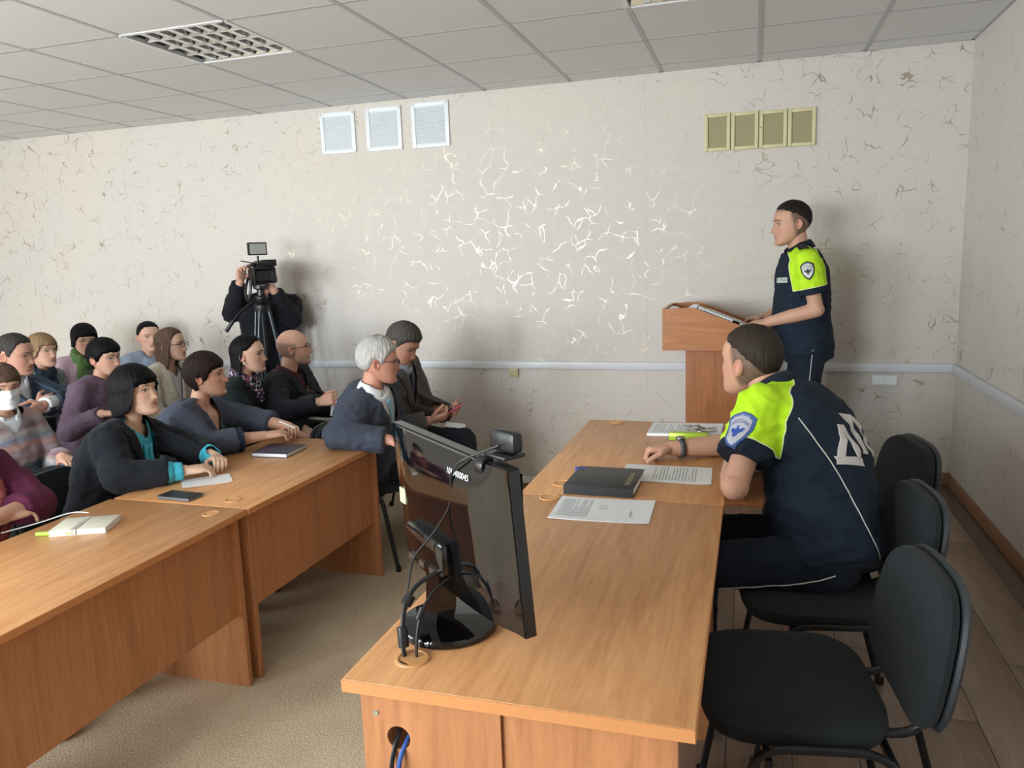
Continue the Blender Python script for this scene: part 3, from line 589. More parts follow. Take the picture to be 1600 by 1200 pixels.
# --- head, in head-height units: x left, y forward, z up ---
WZ = [(-.5, .05), (-.47, .12), (-.42, .185), (-.36, .225), (-.3, .252), (-.2, .282), (-.1, .305), (0, .322), (.1, .332), (.2, .327), (.3, .303), (.38, .258), (.44, .198), (.48, .12), (.5, .02)]
FZ = [(-.5, .33), (-.47, .375), (-.42, .395), (-.36, .388), (-.3, .392), (-.2, .395), (-.1, .392), (0, .388), (.1, .405), (.2, .395), (.3, .345), (.38, .275), (.44, .20), (.48, .11), (.5, .0)]
BZ = [(-.5, .22), (-.47, .10), (-.42, .0), (-.36, -.08), (-.3, -.16), (-.2, -.29), (-.1, -.375), (0, -.42), (.1, -.435), (.2, -.425), (.3, -.38), (.38, -.31), (.44, -.235), (.48, -.14), (.5, -.02)]
def gz(x, s): return math.exp(-(x/s)**2)
def head_mesh(h):
    nz, na = 60, 60; vs = []; jaw = h.get('jaw', 1.0); nose = h.get('nose', 1.0)*.86; cheek = h.get('cheek', 0.0)
    for k in range(nz+1):
        z = -.5+1.0*(.5-.5*math.cos(math.pi*k/nz)*.96-.0) if k not in (0, nz) else (-.5 if k == 0 else .5)
        w_ = lerp_table(WZ, z)[0]*(jaw if z < -.15 else 1+(jaw-1)*max(0, (.1-z)/.25) if z < .1 else 1)+cheek*gz(z+.22, .16); f = lerp_table(FZ, z)[0]; b = lerp_table(BZ, z)[0]
        yc, hd = (f+b)/2, (f-b)/2
        for i in range(na):
            a = 2*math.pi*i/na+math.pi/2; ca, sa = math.cos(a), math.sin(a); p = 2.25
            x = w_*math.copysign(abs(ca)**(2/p), ca); y = yc+hd*math.copysign(abs(sa)**(2/p), sa)
            if sa > -.1:
                fr = max(0, min(1, (sa+.1)*1.6)); ax = abs(x); d = 0
                t_ = (.05-z)/.235
                if 0 <= t_ <= 1.18:
                    pr = (.018+.105*min(1, t_)**1.25)*nose; pr *= 1 if t_ < 1 else max(0, 1-(t_-1)/.18); sw = .030+.022*min(1, t_)**2; d += pr*gz(x, sw)
                d += .022*nose*gz(z+.155, .032)*gz(ax-.052, .026)
                d += -.040*gz(ax-.135, .072)*gz(z-.002, .048)+.018*gz(z-.085, .032)*gz(ax-.12, .11)
                d += .020*gz(z+.262, .018)*gz(x, .085)+.024*gz(z+.312, .022)*gz(x, .075)-.020*gz(z+.287, .010)*gz(x, .105)-.014*gz(z+.365, .024)*gz(x, .09)
                d += .024*gz(z+.43, .042)*gz(x, .085)+.016*gz(ax-.205, .065)*gz(z+.09, .06)-.012*gz(ax-.17, .03)*gz(z+.25, .06)
                y += d*fr
            vs.append((x, y, z))
    fs = []
    for k in range(nz):
        for i in range(na): j = (i+1) % na; fs.append((k*na+i, k*na+j, (k+1)*na+j, (k+1)*na+i))
    fs.append(tuple(range(na-1, -1, -1))); fs.append(tuple(nz*na+i for i in range(na)))
    return vs, fs
def mixt(a, b, s): s = max(0, min(1, s)); return tuple(p+(q_-p)*s for p, q_ in zip(a, b))
def head_parts(h):
    vs, fs = head_mesh(h); skin = srgb(h.get('skin', '#d3a48c')); lip = srgb(h.get('lip', '#b5746a')); blush = srgb(h.get('blush', '#c98a76')); brow = srgb(h.get('brow', '#33261f')); stub = h.get('stubble'); cols = []
    for x, y, z in vs:
        c = skin
        if y > .1:
            ax = abs(x); c = mixt(c, blush, .55*gz(ax-.2, .09)*gz(z+.12, .1)+.4*gz(x, .07)*gz(z+.15, .06)); m_ = gz(z+.287, .040)*gz(x, .10)
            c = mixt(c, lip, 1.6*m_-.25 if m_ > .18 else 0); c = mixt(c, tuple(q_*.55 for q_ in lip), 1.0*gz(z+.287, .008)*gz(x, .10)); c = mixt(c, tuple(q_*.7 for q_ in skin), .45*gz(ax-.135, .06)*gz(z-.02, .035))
            if h.get('beard'): c = mixt(c, srgb(h['beard']), .45*max(0, min(1, (-.17-z)/.08))*(1-m_))
        if stub:
            el = (z-.02+.45*(y+.05)); side = (1 if y < .12 else 0); top = z > stub[1]+.25*max(0, -y)
            if side and z > -.34: c = mixt(c, srgb(stub[0]), (.7 if h.get('bald') else .88)*max(0, min(1, (.07+.25*(z+.1)-y)/.06))*max(0, min(1, (z+.34)/.08))*(max(0, min(1, (stub[1]+.25*max(0, -y)-z)/.06)) if h.get('bald') else 1))
            elif not h.get('bald') and z > .28: c = mixt(c, srgb(stub[0]), .5)
        cols.append(c)
    bv = BVHTree.FromPolygons([V(p) for p in vs], fs)
    def sy(x, z):
        hit = bv.ray_cast(V((x, 2, z)), V((0, -1, 0))); return hit[0].y if hit[0] else .35
    def patch(fn, nu, nv, colfn, lift):
        o = len(vs)
        for j in range(nv+1):
            for i in range(nu+1):
                u, v = i/nu*2-1, j/nv*2-1; x, z = fn(u, v); vs.append((x, sy(x, z)+lift(u, v), z)); cols.append(colfn(u, v))
        for j in range(nv):
            for i in range(nu): a = o+j*(nu+1)+i; fs.append((a, a+1, a+nu+2, a+nu+1))
    op = h.get('eye', 1.0)*.023; gx = h.get('gaze', (0, 0))
    for s in (-1, 1):
        cx = s*.137
        def eye(u, v): hh = op*(1-abs(u)**2.2)**.8+.001; return cx+u*.060, .002+v*hh+.006*u*s
        iris = srgb(h.get('iris', '#35281f'))
        def ecol(u, v):
            hh = op*(1-abs(u)**2.2)**.8+.001; X = u*.060-gx[0]*.025*1; Z = v*hh-gx[1]*.01; r = math.hypot(X, Z)
            return (.01, .01, .01) if r < .010 else iris if r < .024 else (.62, .58, .55)
        patch(eye, 14, 6, ecol, lambda u, v: .006+.014*(1-u*u)*(1-v*v))
        patch(lambda u, v: (cx+u*.066, .004+op*(1-abs(u)**2.2)**.8+.006*u*s+.006*v), 12, 2, lambda u, v: (.03, .02, .018), lambda u, v: .016+.008*(1-u*u))
        patch(lambda u, v: (cx+u*.064, -.004-op*(1-abs(u)**2.2)**.8+.006*u*s+.003*v), 12, 2, lambda u, v: mixt(skin, (.1, .05, .04), .55), lambda u, v: .012)
        bt = h.get('browt', 1.0); patch(lambda u, v: (cx+s*.012+u*.085, .082+.016*(1-u*u)-.010*u*s*(1 if u*s > 0 else .3)+v*.013*bt*(1-.5*max(0, u*s))), 12, 3, lambda u, v: brow, lambda u, v: .007*(1-v*v)+.001)
    if not h.get('noears'):
        for s in (-1, 1):
            o = len(vs); nu, nv = 16, 8                                # an ear: dished disc with a rim
            for j in range(nv+1):
                r = j/nv
                for i in range(nu):
                    a = 2*math.pi*i/nu; lob = 1-.25*max(0, -math.sin(a))
                    yy = .075*r*math.cos(a)*lob; zz = .130*r*math.sin(a)*(1 if math.sin(a) > 0 else .92); prof = .012+.040*gz(r-.85, .16)+.02*gz(r-.45, .14)*(1 if math.cos(a) < .3 else .2)-(.05 if r > .97 else 0)
                    out = .318+prof+.03*(-yy/.075)*.6
                    vs.append((s*out, -.055+yy-.10*zz*.3, -.045+zz)); cols.append(mixt(skin, srgb(h.get('ear', '#c27d6a')), .55))
            for j in range(nv):
                for i in range(nu): k2 = (i+1) % nu; fs.append((o+j*nu+i, o+j*nu+k2, o+(j+1)*nu+k2, o+(j+1)*nu+i))
    return vs, fs, cols, bv
HS = {  # azimuth from the face: lowest hair elevation, drop, extra thickness
 'short': [(0, 34, 0), (30, 34, 0), (46, 28, 0), (56, 14, 0), (66, -4, 0), (74, -18, 0), (82, -14, 0), (90, 6, 0), (102, 8, 0), (114, -12, 0), (132, -42, 0), (180, -54, 0)],
 'full': [(0, 22, 0), (30, 22, 0), (48, 18, 0), (60, 6, 0), (70, -10, 0), (78, -20, 0), (86, -8, 0), (94, 2, 0), (106, -4, 0), (120, -28, 0), (140, -42, 0), (180, -48, 0)],
 'fade': [(0, 36, 0), (34, 35, 0), (50, 31, 0), (64, 27, 0), (90, 20, 0), (120, -2, 0), (150, -26, 0), (180, -34, 0)],
 'crop_f': [(0, 10, 0), (25, 12, 0), (45, 8, 0), (58, -4, 0), (68, -22, 0), (80, -28, 0), (90, -10, 0), (104, -26, 0), (120, -50, .02), (180, -58, .06)],
 'bob': [(0, 7, 0), (30, 6, 0), (46, 2, 0), (54, -4, .06), (60, -8, .24), (75, -10, .36), (100, -10, .42), (180, -12, .45)],
 'cap_f': [(0, 10, 0), (30, 9, 0), (46, 0, 0), (56, -8, .03), (64, -12, .14), (80, -12, .20), (180, -14, .30)],
 'long': [(0, 38, 0), (20, 37, 0), (42, 28, 0), (58, 12, 0), (70, -2, .10), (80, -8, .50), (95, -10, .78), (180, -12, .82)],
 'tucked': [(0, 40, 0), (25, 38, 0), (45, 30, 0), (60, 18, 0), (74, 8, 0), (88, 10, .0), (98, 4, .16), (108, -4, .58), (125, -8, .78), (180, -10, .82)],
 'bun': [(0, 38, 0), (30, 36, 0), (50, 24, 0), (64, 8, 0), (78, -6, 0), (92, 0, 0), (108, -10, 0), (130, -44, 0), (180, -52, 0)]}
def hair_mesh(bv, style, thick=(.05, .035), seed=0, flare=.0, strand=.006):
    tab = HS[style]; cen = V((0, -.03, .08)); nc, nr = 168, 26; outer = []; inner = []
    for i in range(nc):
        az = 360*i/nc-180; a = math.radians(az); el_e, drop = lerp_table(tab, abs(az))
        nz_ = noise.noise(V((i*.31+seed, seed, 0))); el_e += 3.5*nz_+2.5*noise.noise(V((i*1.7, seed+4, 0))); o_col = []; i_col = []
        npath = nr-8 if drop > .001 else nr
        for k in range(nr+1):
            s = min(1, k/npath); el = math.radians(90-(90-el_e)*s); d = V((-math.sin(a)*math.cos(el), math.cos(a)*math.cos(el), math.sin(el)))
            hit = bv.ray_cast(cen, d); r = (hit[0]-cen).length if hit[0] else .4
            th = thick[1]+(thick[0]-thick[1])*max(0, math.sin(el)); th *= (1-.75*max(0, (s-.85)/.15) if drop <= .001 else 1)
            st = strand*(noise.noise(V((i*.33+seed*3+k*.03, k*.10, 1.3)))*1.3+.9*noise.noise(V((i*.83-k*.05, k*.16, seed))))
            po = cen+d*(r+th+st); pi_ = cen+d*(r-.015)
            if drop > .001 and k > npath:
                q_ = (k-npath)/8; dz = V((0, 0, -drop*q_)); fl = V((d.x, d.y, 0)).normalized()*(flare*math.sin(q_*2.2)+st*.6); po = po+dz+fl; pi_ = pi_+dz+fl*.7+V((d.x, d.y, 0))*.0
            o_col.append(po); i_col.append(pi_)
        outer.append(o_col); inner.append(i_col)
    vs = []; fs = []; N = nr+1
    for col in outer: vs += col
    for col in inner: vs += col
    off = nc*N
    for i in range(nc):
        j = (i+1) % nc
        for k in range(nr):
            fs.append((i*N+k, j*N+k, j*N+k+1, i*N+k+1)); fs.append((off+i*N+k, off+i*N+k+1, off+j*N+k+1, off+j*N+k))
        fs.append((i*N+nr, j*N+nr, off+j*N+nr, off+i*N+nr))
    return vs, fs
def solve_arm(S, W_, l1, l2, pole):
    d = W_-S; L = d.length
    if L > (l1+l2)*.995: k = L/((l1+l2)*.99); l1 *= k; l2 *= k
    L = max(L, abs(l1-l2)+.02); dn = d.normalized(); a = (l1*l1-l2*l2+L*L)/(2*L); h = math.sqrt(max(0, l1*l1-a*a)); p = V(pole); p = p-dn*p.dot(dn)
    p = p.normalized() if p.length > 1e-5 else dn.orthogonal(); return S+dn*a+p*h
def hand(mb, wrist, d, n, side, curl=.35, sc=1.0, spread=1.0, thumb=.6):
    d = V(d).normalized(); n = V(n); n = (n-d*n.dot(d)).normalized(); t = d.cross(n)*-side    # t: towards the thumb
    w_ = V(wrist); rings = []
    for s, hw, ht in ((-.005, .026, .020), (.02, .031, .020), (.05, .039, .018), (.078, .041, .015), (.092, .037, .011)): rings.append(ring(w_+d*s*sc+n*(.006*s/.09), t, n, hw*sc, ht*sc, 14, 2.6))
    mb.loft(rings)
    for q_, (off, L, r) in enumerate(((.029, .072, .0088), (.010, .080, .0090), (-.010, .074, .0087), (-.028, .058, .0078))):
        p = w_+d*.082*sc+t*off*sc; ang = 0; fd = (d+t*off*1.6*spread).normalized(); seg = L*sc
        for j, fr in enumerate((.45, .32, .23)):
            ang += curl*(1.15, 1.35, .9)[j]*(1+.10*q_); dd = fd*math.cos(ang)+n*math.sin(ang); e = p+dd*seg*fr; limb(mb, p, e, r*sc*(1-.06*j), r*sc*(1-.06*(j+1)), n=10); p = e
    p = w_+d*.022*sc+t*.026*sc+n*.006; a1 = (d*.62+t*.62+n*thumb*.55).normalized(); e = p+a1*.045*sc; limb(mb, p, e, .0125*sc, .0108*sc, n=10); a2 = (d*.80+t*.12+n*thumb*.8).normalized(); e2 = e+a2*.032*sc; limb(mb, e, e2, .0105*sc, .0095*sc, n=10); limb(mb, e2, e2+(a2+n*.2).normalized()*.024*sc, .0095*sc, .0075*sc, n=10)
TM = [(-.14, .150, .118), (0, .168, .125), (.25, .155, .118), (.5, .166, .124), (.75, .182, .122), (.88, .168, .104), (.96, .115, .085), (1.02, .070, .068)]
TF = [(-.14, .172, .125), (0, .185, .132), (.28, .148, .112), (.55, .158, .135), (.72, .160, .122), (.86, .150, .098), (.95, .105, .078), (1.02, .062, .060)]
class Skel: pass
def skeleton(s):
    k = Skel(); k.f = s.get('sex', 'm') == 'f'; k.tab = TF if k.f else TM; k.bulk = s.get('bulk', 1.0)
    k.head = V(s['head']); k.pel = V(s['pelvis']); k.hh = s.get('hh', .234 if k.f else .247); hy = yawv(s['yaw']); hp = math.radians(s.get('pitch', 0)); hr = math.radians(s.get('roll', 0))
    fwd = hy*math.cos(hp)+V((0, 0, math.sin(hp))); left = V((-hy.y, hy.x, 0)); up = fwd.cross(left)*1.0; up = left.cross(fwd)*-1 if up.z < 0 else up
    left2 = left*math.cos(hr)+up*math.sin(hr); up2 = up*math.cos(hr)-left*math.sin(hr)
    k.HM = Matrix((( -left2.x, fwd.x, up2.x), (-left2.y, fwd.y, up2.y), (-left2.z, fwd.z, up2.z)))      # head local -> world
    nk = s.get('neck', .150 if k.f else .156)
    k.nb = V(s['nb']) if 'nb' in s else k.head-V((0, 0, 1))*nk*.93-fwd*.045-up2*.01
    cy = s.get('chest', s['yaw']); k.cf = yawv(cy); k.cl = V((-k.cf.y, k.cf.x, 0)); k.pf = yawv(s.get('hips', cy)); k.pl = V((-k.pf.y, k.pf.x, 0))
    sp = k.nb-k.pel; k.spl = sp.length; k.spd = sp.normalized()
    k.slouch = s.get('slouch', .03)
    def at(t): return k.pel+sp*t-k.cf*(k.slouch*math.sin(math.pi*max(0, min(1, t))))
    k.at = at
    def frame(t):
        q_ = max(0, min(1, t)); l = (k.pl*(1-q_)+k.cl*q_).normalized(); tg = (at(t+.02)-at(t-.02)).normalized(); tilt = s.get('tilt', 0); l = (l+V((0, 0, 1))*tilt*q_); l = (l-tg*l.dot(tg)).normalized(); return l, l.cross(tg)
    k.frame = frame
    sw = s.get('shoulder', .158 if k.f else .186); l, f = frame(.87); c = at(.87); k.sl = l; k.sf = f
    up_ = k.spd
    k.S = {1: c+l*sw+up_*.005+f*s.get('shf', 0), -1: c-l*sw+up_*.005+f*s.get('shf', 0)}   # 1: left arm, -1: right arm
    l1, l2 = s.get('arm', (.265, .235) if k.f else (.295, .262)); k.W = {}; k.E = {}; k.hand = {}
    for sd, nm in ((1, 'L'), (-1, 'R')):
        h = s.get('hand'+nm, None)
        if h is None: h = dict(w=tuple(k.pel+k.pf*.33+l*sd*.10+V((0, 0, .11))), d=tuple(k.pf), n=(0, 0, -1), curl=.3)
        k.hand[sd] = h; k.W[sd] = V(h['w']); k.E[sd] = V(h['e']) if 'e' in h else solve_arm(k.S[sd], k.W[sd], l1, l2, h.get('pole', tuple(l*sd*.6-k.cf*.5-V((0, 0, 1)))))
    k.hip = {1: k.pel+k.pl*.088, -1: k.pel-k.pl*.088}; k.K = {}; k.A = {}; fz = s.get('floor', 0)
    for sd, nm in ((1, 'L'), (-1, 'R')):
        if s.get('stand'): k.A[sd] = V((k.hip[sd].x, k.hip[sd].y, fz+.09))+k.pl*sd*.03; k.K[sd] = (k.hip[sd]+k.A[sd])*.5+k.pf*.03
        else:
            sp_ = yawv(s.get('legs', math.degrees(math.atan2(k.pf.y, k.pf.x)))+sd*7); k.K[sd] = V(s['knee'+nm]) if 'knee'+nm in s else k.hip[sd]+sp_*.40-V((0, 0, .02)); k.A[sd] = V(s['foot'+nm]) if 'foot'+nm in s else V((k.K[sd].x, k.K[sd].y, fz+.085))+sp_*.01
    return k
def torso(mb, k, ease, t0=-.14, t1=1.02, belly=0, bust=0):
    rings = []; n = 18
    for i in range(n+1):
        t = t0+(t1-t0)*i/n; a, b = lerp_table(k.tab, t); a *= k.bulk; b *= k.bulk; l, f = k.frame(t); c = k.at(t)
        bb = belly*gz(t-.25, .25)+bust*gz(t-.6, .14); rings.append(ring(c+f*bb*.6, l, f, a+ease, b+ease+bb*.5, 26))
    mb.loft(rings)
def sleeves(mb, k, ease, cut, r=(.058, .050, .036), puff=0):
    for sd in (1, -1):
        S, E, W_ = k.S[sd], k.E[sd], k.W[sd]; r0, r1, r2 = [x*(.88 if k.f else 1)*(.5+.5*k.bulk)+ease for x in r]
        l, f = k.frame(.93); limb(mb, k.at(.95)+k.sl*sd*.055, S, .052+ease*.7, r0*.98)
        if cut <= 1: limb(mb, S, S+(E-S)*cut, r0, r0*.97+puff, True, False)
        else: limb(mb, S, E, r0, r1); limb(mb, E, E+(W_-E)*(cut-1), r1, r1+(r2-r1)*(cut-1)+puff, True, False)
def body(s, k, h):
    mb = MB(); torso(mb, k, s.get('bodyease', -.022), -.10, .97, 0, s.get('bust', 0) if 'bodyease' in s else 0); limb(mb, k.at(.97), k.head-k.HM @ V((0, .06*k.hh, .12*k.hh)), .056*(.92 if k.f else 1.05), .053*(.92 if k.f else 1.05)*s.get('neckw', 1))
    for sd in (1, -1):
        limb(mb, k.at(.93)+k.sl*sd*.06, k.S[sd], .045, .05); limb(mb, k.S[sd], k.E[sd], .048, .040); limb(mb, k.E[sd], k.E[sd]+(k.W[sd]-k.E[sd])*.5, .042, .037)
        limb(mb, k.hip[sd], k.K[sd], .075, .055); limb(mb, k.K[sd], k.A[sd], .053, .038)
    co, fs = remesh(mb, .013, 3); co = [tuple(p) for p in co]; fs = list(fs); skin = srgb(h.get('skin', '#d3a48c')); cols = [skin]*len(co)
    mb = MB(); sc = .93 if k.f else 1.04
    for sd in (1, -1):
        hd = k.hand[sd]; limb(mb, k.E[sd], k.E[sd]+(k.W[sd]-k.E[sd])*.45, .042*sc, .040*sc); limb(mb, k.E[sd]+(k.W[sd]-k.E[sd])*.4, k.W[sd], .041*sc, .028*sc)
        hand(mb, k.W[sd], hd.get('d', tuple(k.W[sd]-k.E[sd])), hd.get('n', (0, 0, -1)), sd*hd.get('flip', 1), hd.get('curl', .35), sc*hd.get('sc', 1), hd.get('spread', 1), hd.get('thumb', .6))
    c2, f2 = remesh(mb, .0040, 2, .35); o = len(co); co += [tuple(p) for p in c2]; fs += [tuple(i+o for i in f) for f in f2]
    hs = srgb(h.get('hands', h.get('skin', '#d3a48c'))); cols += [hs]*len(c2)
    vs, hf, hc, bv = head_parts(h); o = len(co); co += [tuple(k.head+k.HM @ (V(p)*k.hh)) for p in vs]; fs += [tuple(i+o for i in f) for f in hf]; cols += hc
    return co, fs, cols, bv
def vcut(co, fs, k, t_v, hw, back=.0, hem=None):
    """cut a V-shaped neck opening: clean edges along two planes"""
    b = bmesh.new(); vs = [b.verts.new(p) for p in co]
    for f in fs: b.faces.new([vs[i] for i in f])
    l, f = k.frame(.9); B = k.at(t_v); N = k.at(1.0); up = (N-B).normalized(); l = (l-up*l.dot(up)).normalized(); f = l.cross(up); Lh = (N-B).length; ns = []
    for sd in (1, -1):
        e = (up*Lh+l*sd*hw).normalized(); nrm = f.cross(e).normalized()*sd; nrm = -nrm if nrm.dot(l)*sd < 0 else nrm; ns.append(nrm)
        bmesh.ops.bisect_plane(b, geom=b.verts[:]+b.edges[:]+b.faces[:], plane_co=B, plane_no=nrm)
    bmesh.ops.bisect_plane(b, geom=b.verts[:]+b.edges[:]+b.faces[:], plane_co=N+f*back, plane_no=f)
    dele = []
    for fc in b.faces:
        c = fc.calc_center_median(); r = c-B
        if r.dot(up) > 0 and (c-(N+f*back)).dot(f) > 0 and r.dot(ns[0]) < 0 and r.dot(ns[1]) < 0 and r.dot(up) < Lh+.15: dele.append(fc)
    bmesh.ops.delete(b, geom=dele, context='FACES'); b.verts.index_update()
    co = [tuple(v.co) for v in b.verts]; fs = [tuple(v.index for v in fc.verts) for fc in b.faces]; b.free(); return co, fs, (B, N, up, l, f, Lh)
def drape(bv, pts, f, lift, thick=.003):
    """lay a grid of points (rows x cols) on a surface, looking along -f"""
    out = []
    for row in pts:
        r = []
        for p in row:
            p = V(p); hit = bv.ray_cast(p+f*.5, -f)
            if hit[0] is None or (hit[0]-p).length > .30: q_ = bv.find_nearest(p); hit = (q_[0], q_[1])
            n = hit[1]; n = -n if n.dot(f) < 0 else n; r.append((hit[0]+n*lift, n))
        out.append(r)
    nr, nc = len(out), len(out[0]); vs = [p+n*thick for r in out for p, n in r]+[p-n*.004 for r in out for p, n in r]; fs = []; N = nr*nc
    for j in range(nr-1):
        for i in range(nc-1): a = j*nc+i; fs += [(a, a+1, a+nc+1, a+nc), (N+a, N+a+nc, N+a+nc+1, N+a+1)]
    ed = [i for i in range(nc)]+[j*nc+nc-1 for j in range(1, nr)]+[(nr-1)*nc+i for i in range(nc-2, -1, -1)]+[j*nc for j in range(nr-2, 0, -1)]
    fs += [(ed[q_], N+ed[q_], N+ed[(q_+1) % len(ed)], ed[(q_+1) % len(ed)]) for q_ in range(len(ed))]
    return vs, fs
def bvh(co, fs): return BVHTree.FromPolygons([V(p) for p in co], fs)
def person(s):
    k = skeleton(s); h = s['h']; base = (k.pel.x, k.pel.y, s.get('floor', 0)); lab = s['label']
    co, fs, cols, hbv = body(s, k, h)
    P_ = put('person', co, fs, SKIN, base, None, attrs={'Col': ('COLOR', [(*c, 1) for c in cols])}, label=lab, category='person', group=s.get('group'))
    def part(name, co, fs, m, **kw): return put(name, co, fs, m, base, P_, **kw)
    hw = lambda p: tuple(k.head+k.HM @ (V(p)*k.hh))
    if s.get('hair'):
        st, m = s['hair'][:2]; kw = s['hair'][2] if len(s['hair']) > 2 else {}
        v, f = hair_mesh(hbv, st, **kw); part('hair', [hw(p) for p in v], f, m)
        if kw.get('bun') or st == 'bun':
            mb = MB(); ball(mb, k.head+k.HM @ (V((0, -.52, .02))*k.hh), .04); c_, f_ = remesh(mb, .006, 2); part('hair_bun', c_, f_, m)
    # trousers or skirt and shoes
    mb = MB(); torso(mb, k, .008, -.14, .12); 
    for sd in (1, -1): limb(mb, k.hip[sd], k.K[sd], .092, .070); limb(mb, k.K[sd], k.A[sd]+(k.K[sd]-k.A[sd])*.02, .068, .056, True, False)
    c_, f_ = remesh(mb, .013, 4, .5, .008, 8, 3.1); k.tro = part('trousers', c_, f_, s.get('trousers', cloth('dark_trousers', '#1a1d24')))
    k.trobv = bvh(c_, f_)
    for sd in (1, -1):
        d = (k.pf if s.get('stand') else yawv(s.get('legs', math.degrees(math.atan2(k.pf.y, k.pf.x)))+sd*7)); l = V((-d.y, d.x, 0)); a = k.A[sd]-V((0, 0, .085)); mb = MB()
        mb.loft([ring(a+d*x+V((0, 0, z)), l, V((0, 0, 1)), w_, hh_, 16, 2.8) for x, w_, hh_, z in ((-.085, .022, .03, .034), (-.07, .036, .045, .05), (-.02, .042, .052, .056), (.05, .046, .04, .043), (.12, .047, .030, .032), (.165, .035, .022, .024), (.18, .012, .012, .02))])
        part('shoe', mb.v, mb.f, s.get('shoes', plain('black_shoe', '#16161a', .4)))
    k.gar = {}
    for g in s['top']:
        mb = MB(); torso(mb, k, g['ease'], g.get('t0', -.1), g.get('t1', 1.0), s.get('belly', 0), s.get('bust', .02 if k.f else 0))
        if 'cut' in g: sleeves(mb, k, g['ease'], g['cut'], puff=g.get('puff', 0))
        c_, f_ = remesh(mb, g.get('vox', .011), g.get('it', 5), .5, g.get('wr', .012 if 'cut' in g and g['ease'] > .012 else .004), g.get('wsc', 9), s['head'][0]*7)
        bv0 = bvh(c_, f_); attrs = None; fr = None
        if 'v' in g: c_, f_, fr = vcut(c_, f_, k, *g['v'])
        if g.get('neon'):
            vals = []; segs = []
            for sd in (1, -1): segs.append((k.at(.97)+k.sl*sd*.075, k.S[sd], k.S[sd]+(k.E[sd]-k.S[sd])*g['cut']))
            cl = (k.E[1]-k.S[1]).length*g['cut']
            for p in c_:
                p = V(p); best = -1
                for a, b_, c2 in segs:
                    d1 = b_-a; u = max(0, min(1, (p-a).dot(d1)/d1.dot(d1))); e1 = g.get('yoke', .078)-(p-(a+d1*u)).length+.0
                    d2 = (c2-b_); L = d2.length; u2 = (p-b_).dot(d2)/L; e2 = min(.100-(p-(b_+d2*max(0, min(1, u2/L)))).length, L-.038-u2); best = max(best, min(e1, .03+(p-a).dot((d1).normalized())), e2)
                vals.append(best)
            attrs = {'neon': ('FLOAT', vals)}
        o = part(g['name'], c_, f_, g['m'], attrs=attrs); k.gar[g['name']] = (bv0, fr, o)
        if fr and g.get('lapel'):
            B, N, up, l, f, Lh = fr; hwid = g['v'][1]; lm = g.get('lm', g['m'])
            for sd in (1, -1):
                rows = []
                for j in range(13):
                    q_ = j/12; c0 = B+(up*Lh+l*sd*hwid)*q_*1.02; wd = g['lapel']*(.25+.75*min(1, q_/.62)) if q_ < .66 else g['lapel']*(.62 if q_ < .74 else .95-.3*(q_-.74))
                    rows.append([c0+l*sd*(wd*i/4-.004)+f*.1 for i in range(5)])
                v, f_ = drape(bv0, rows, f, .005, .004); part('lapel', v, f_, lm)
    if s.get('collar'):
        cm, ch, cr = s['collar'][:3]; l, f = k.frame(1.0); up = (k.head-k.nb).normalized(); up = (up*.6+k.spd*.4).normalized(); l = (l-up*l.dot(up)).normalized(); f = l.cross(up); c0 = k.at(1.0)+up*.004; cr *= 1.14; vs = []; n = 36; op = s['collar'][3] if len(s['collar']) > 3 else 18
        for j, (rr, zz) in enumerate(((cr, 0), (cr*.98, ch*.9), (cr*.99, ch), (cr*1.05, ch*1.0), (cr*1.20, ch*.45), (cr*1.30, -.004), (cr*1.27, -.006), (cr*1.10, ch*.5))):
            for i in range(n+1):
                a = math.radians(90+op+(360-2*op)*i/n); fr_ = max(0, math.sin(a)); vs.append(c0+l*rr*math.cos(a)+f*(rr*math.sin(a)*1.0+.006)+up*(zz-.030*fr_*(1 if True else 0)-(.012*fr_ if j >= 4 else 0)))
        fs_ = []; R8 = 8
        for j in range(R8):
            for i in range(n): jj = (j+1) % R8; fs_.append((j*(n+1)+i, j*(n+1)+i+1, jj*(n+1)+i+1, jj*(n+1)+i))
        fs_ += [tuple(j*(n+1) for j in range(R8)), tuple(j*(n+1)+n for j in reversed(range(R8)))]
        part('collar', vs, fs_, cm)
    if s.get('tie'):
        tm, gname, t1 = s['tie']; bv0 = k.gar[gname][0]; l, f = k.frame(.9); rows = []; N = k.at(.975); B = k.at(t1)
        for j in range(15):
            q_ = j/14; w_ = (.020-.006*q_/.12) if q_ < .12 else .012+.022*(q_-.12)/.88; c0 = N+(B-N)*q_; rows.append([c0+l*w_*(i/2-1)+f*.1 for i in range(5)])
        v, f_ = drape(bv0, rows, f, .005, .006); part('tie', v, f_, tm)
    if s.get('glasses'):
        gm, gr, gh = s['glasses']; mb = MB()
        for sd in (1, -1):
            cx = sd*.145; pts = []
            for i in range(25):
                a = 2*math.pi*i/24; pts.append(hw((cx+gr*math.copysign(abs(math.cos(a))**.75, math.cos(a)), .452-.04*abs(cx+gr*math.cos(a))**2*4, -.012+gh*math.copysign(abs(math.sin(a))**.75, math.sin(a)))))
            mb.tube(pts, .0019, 6)
            mb.tube([hw((sd*(.145+gr), .43, .012)), hw((sd*.325, .33, .018)), hw((sd*.345, .05, .02)), hw((sd*.345, -.06, -.01))], .0018, 6)
        mb.tube([hw((-.145+gr, .447, .0)), hw((0, .462, .014)), hw((.145-gr, .447, .0))], .0018, 6); part('glasses', mb.v, mb.f, gm)
    k.P = P_; k.part = part; k.hw = hw; k.hbv = hbv; k.base = base; return k
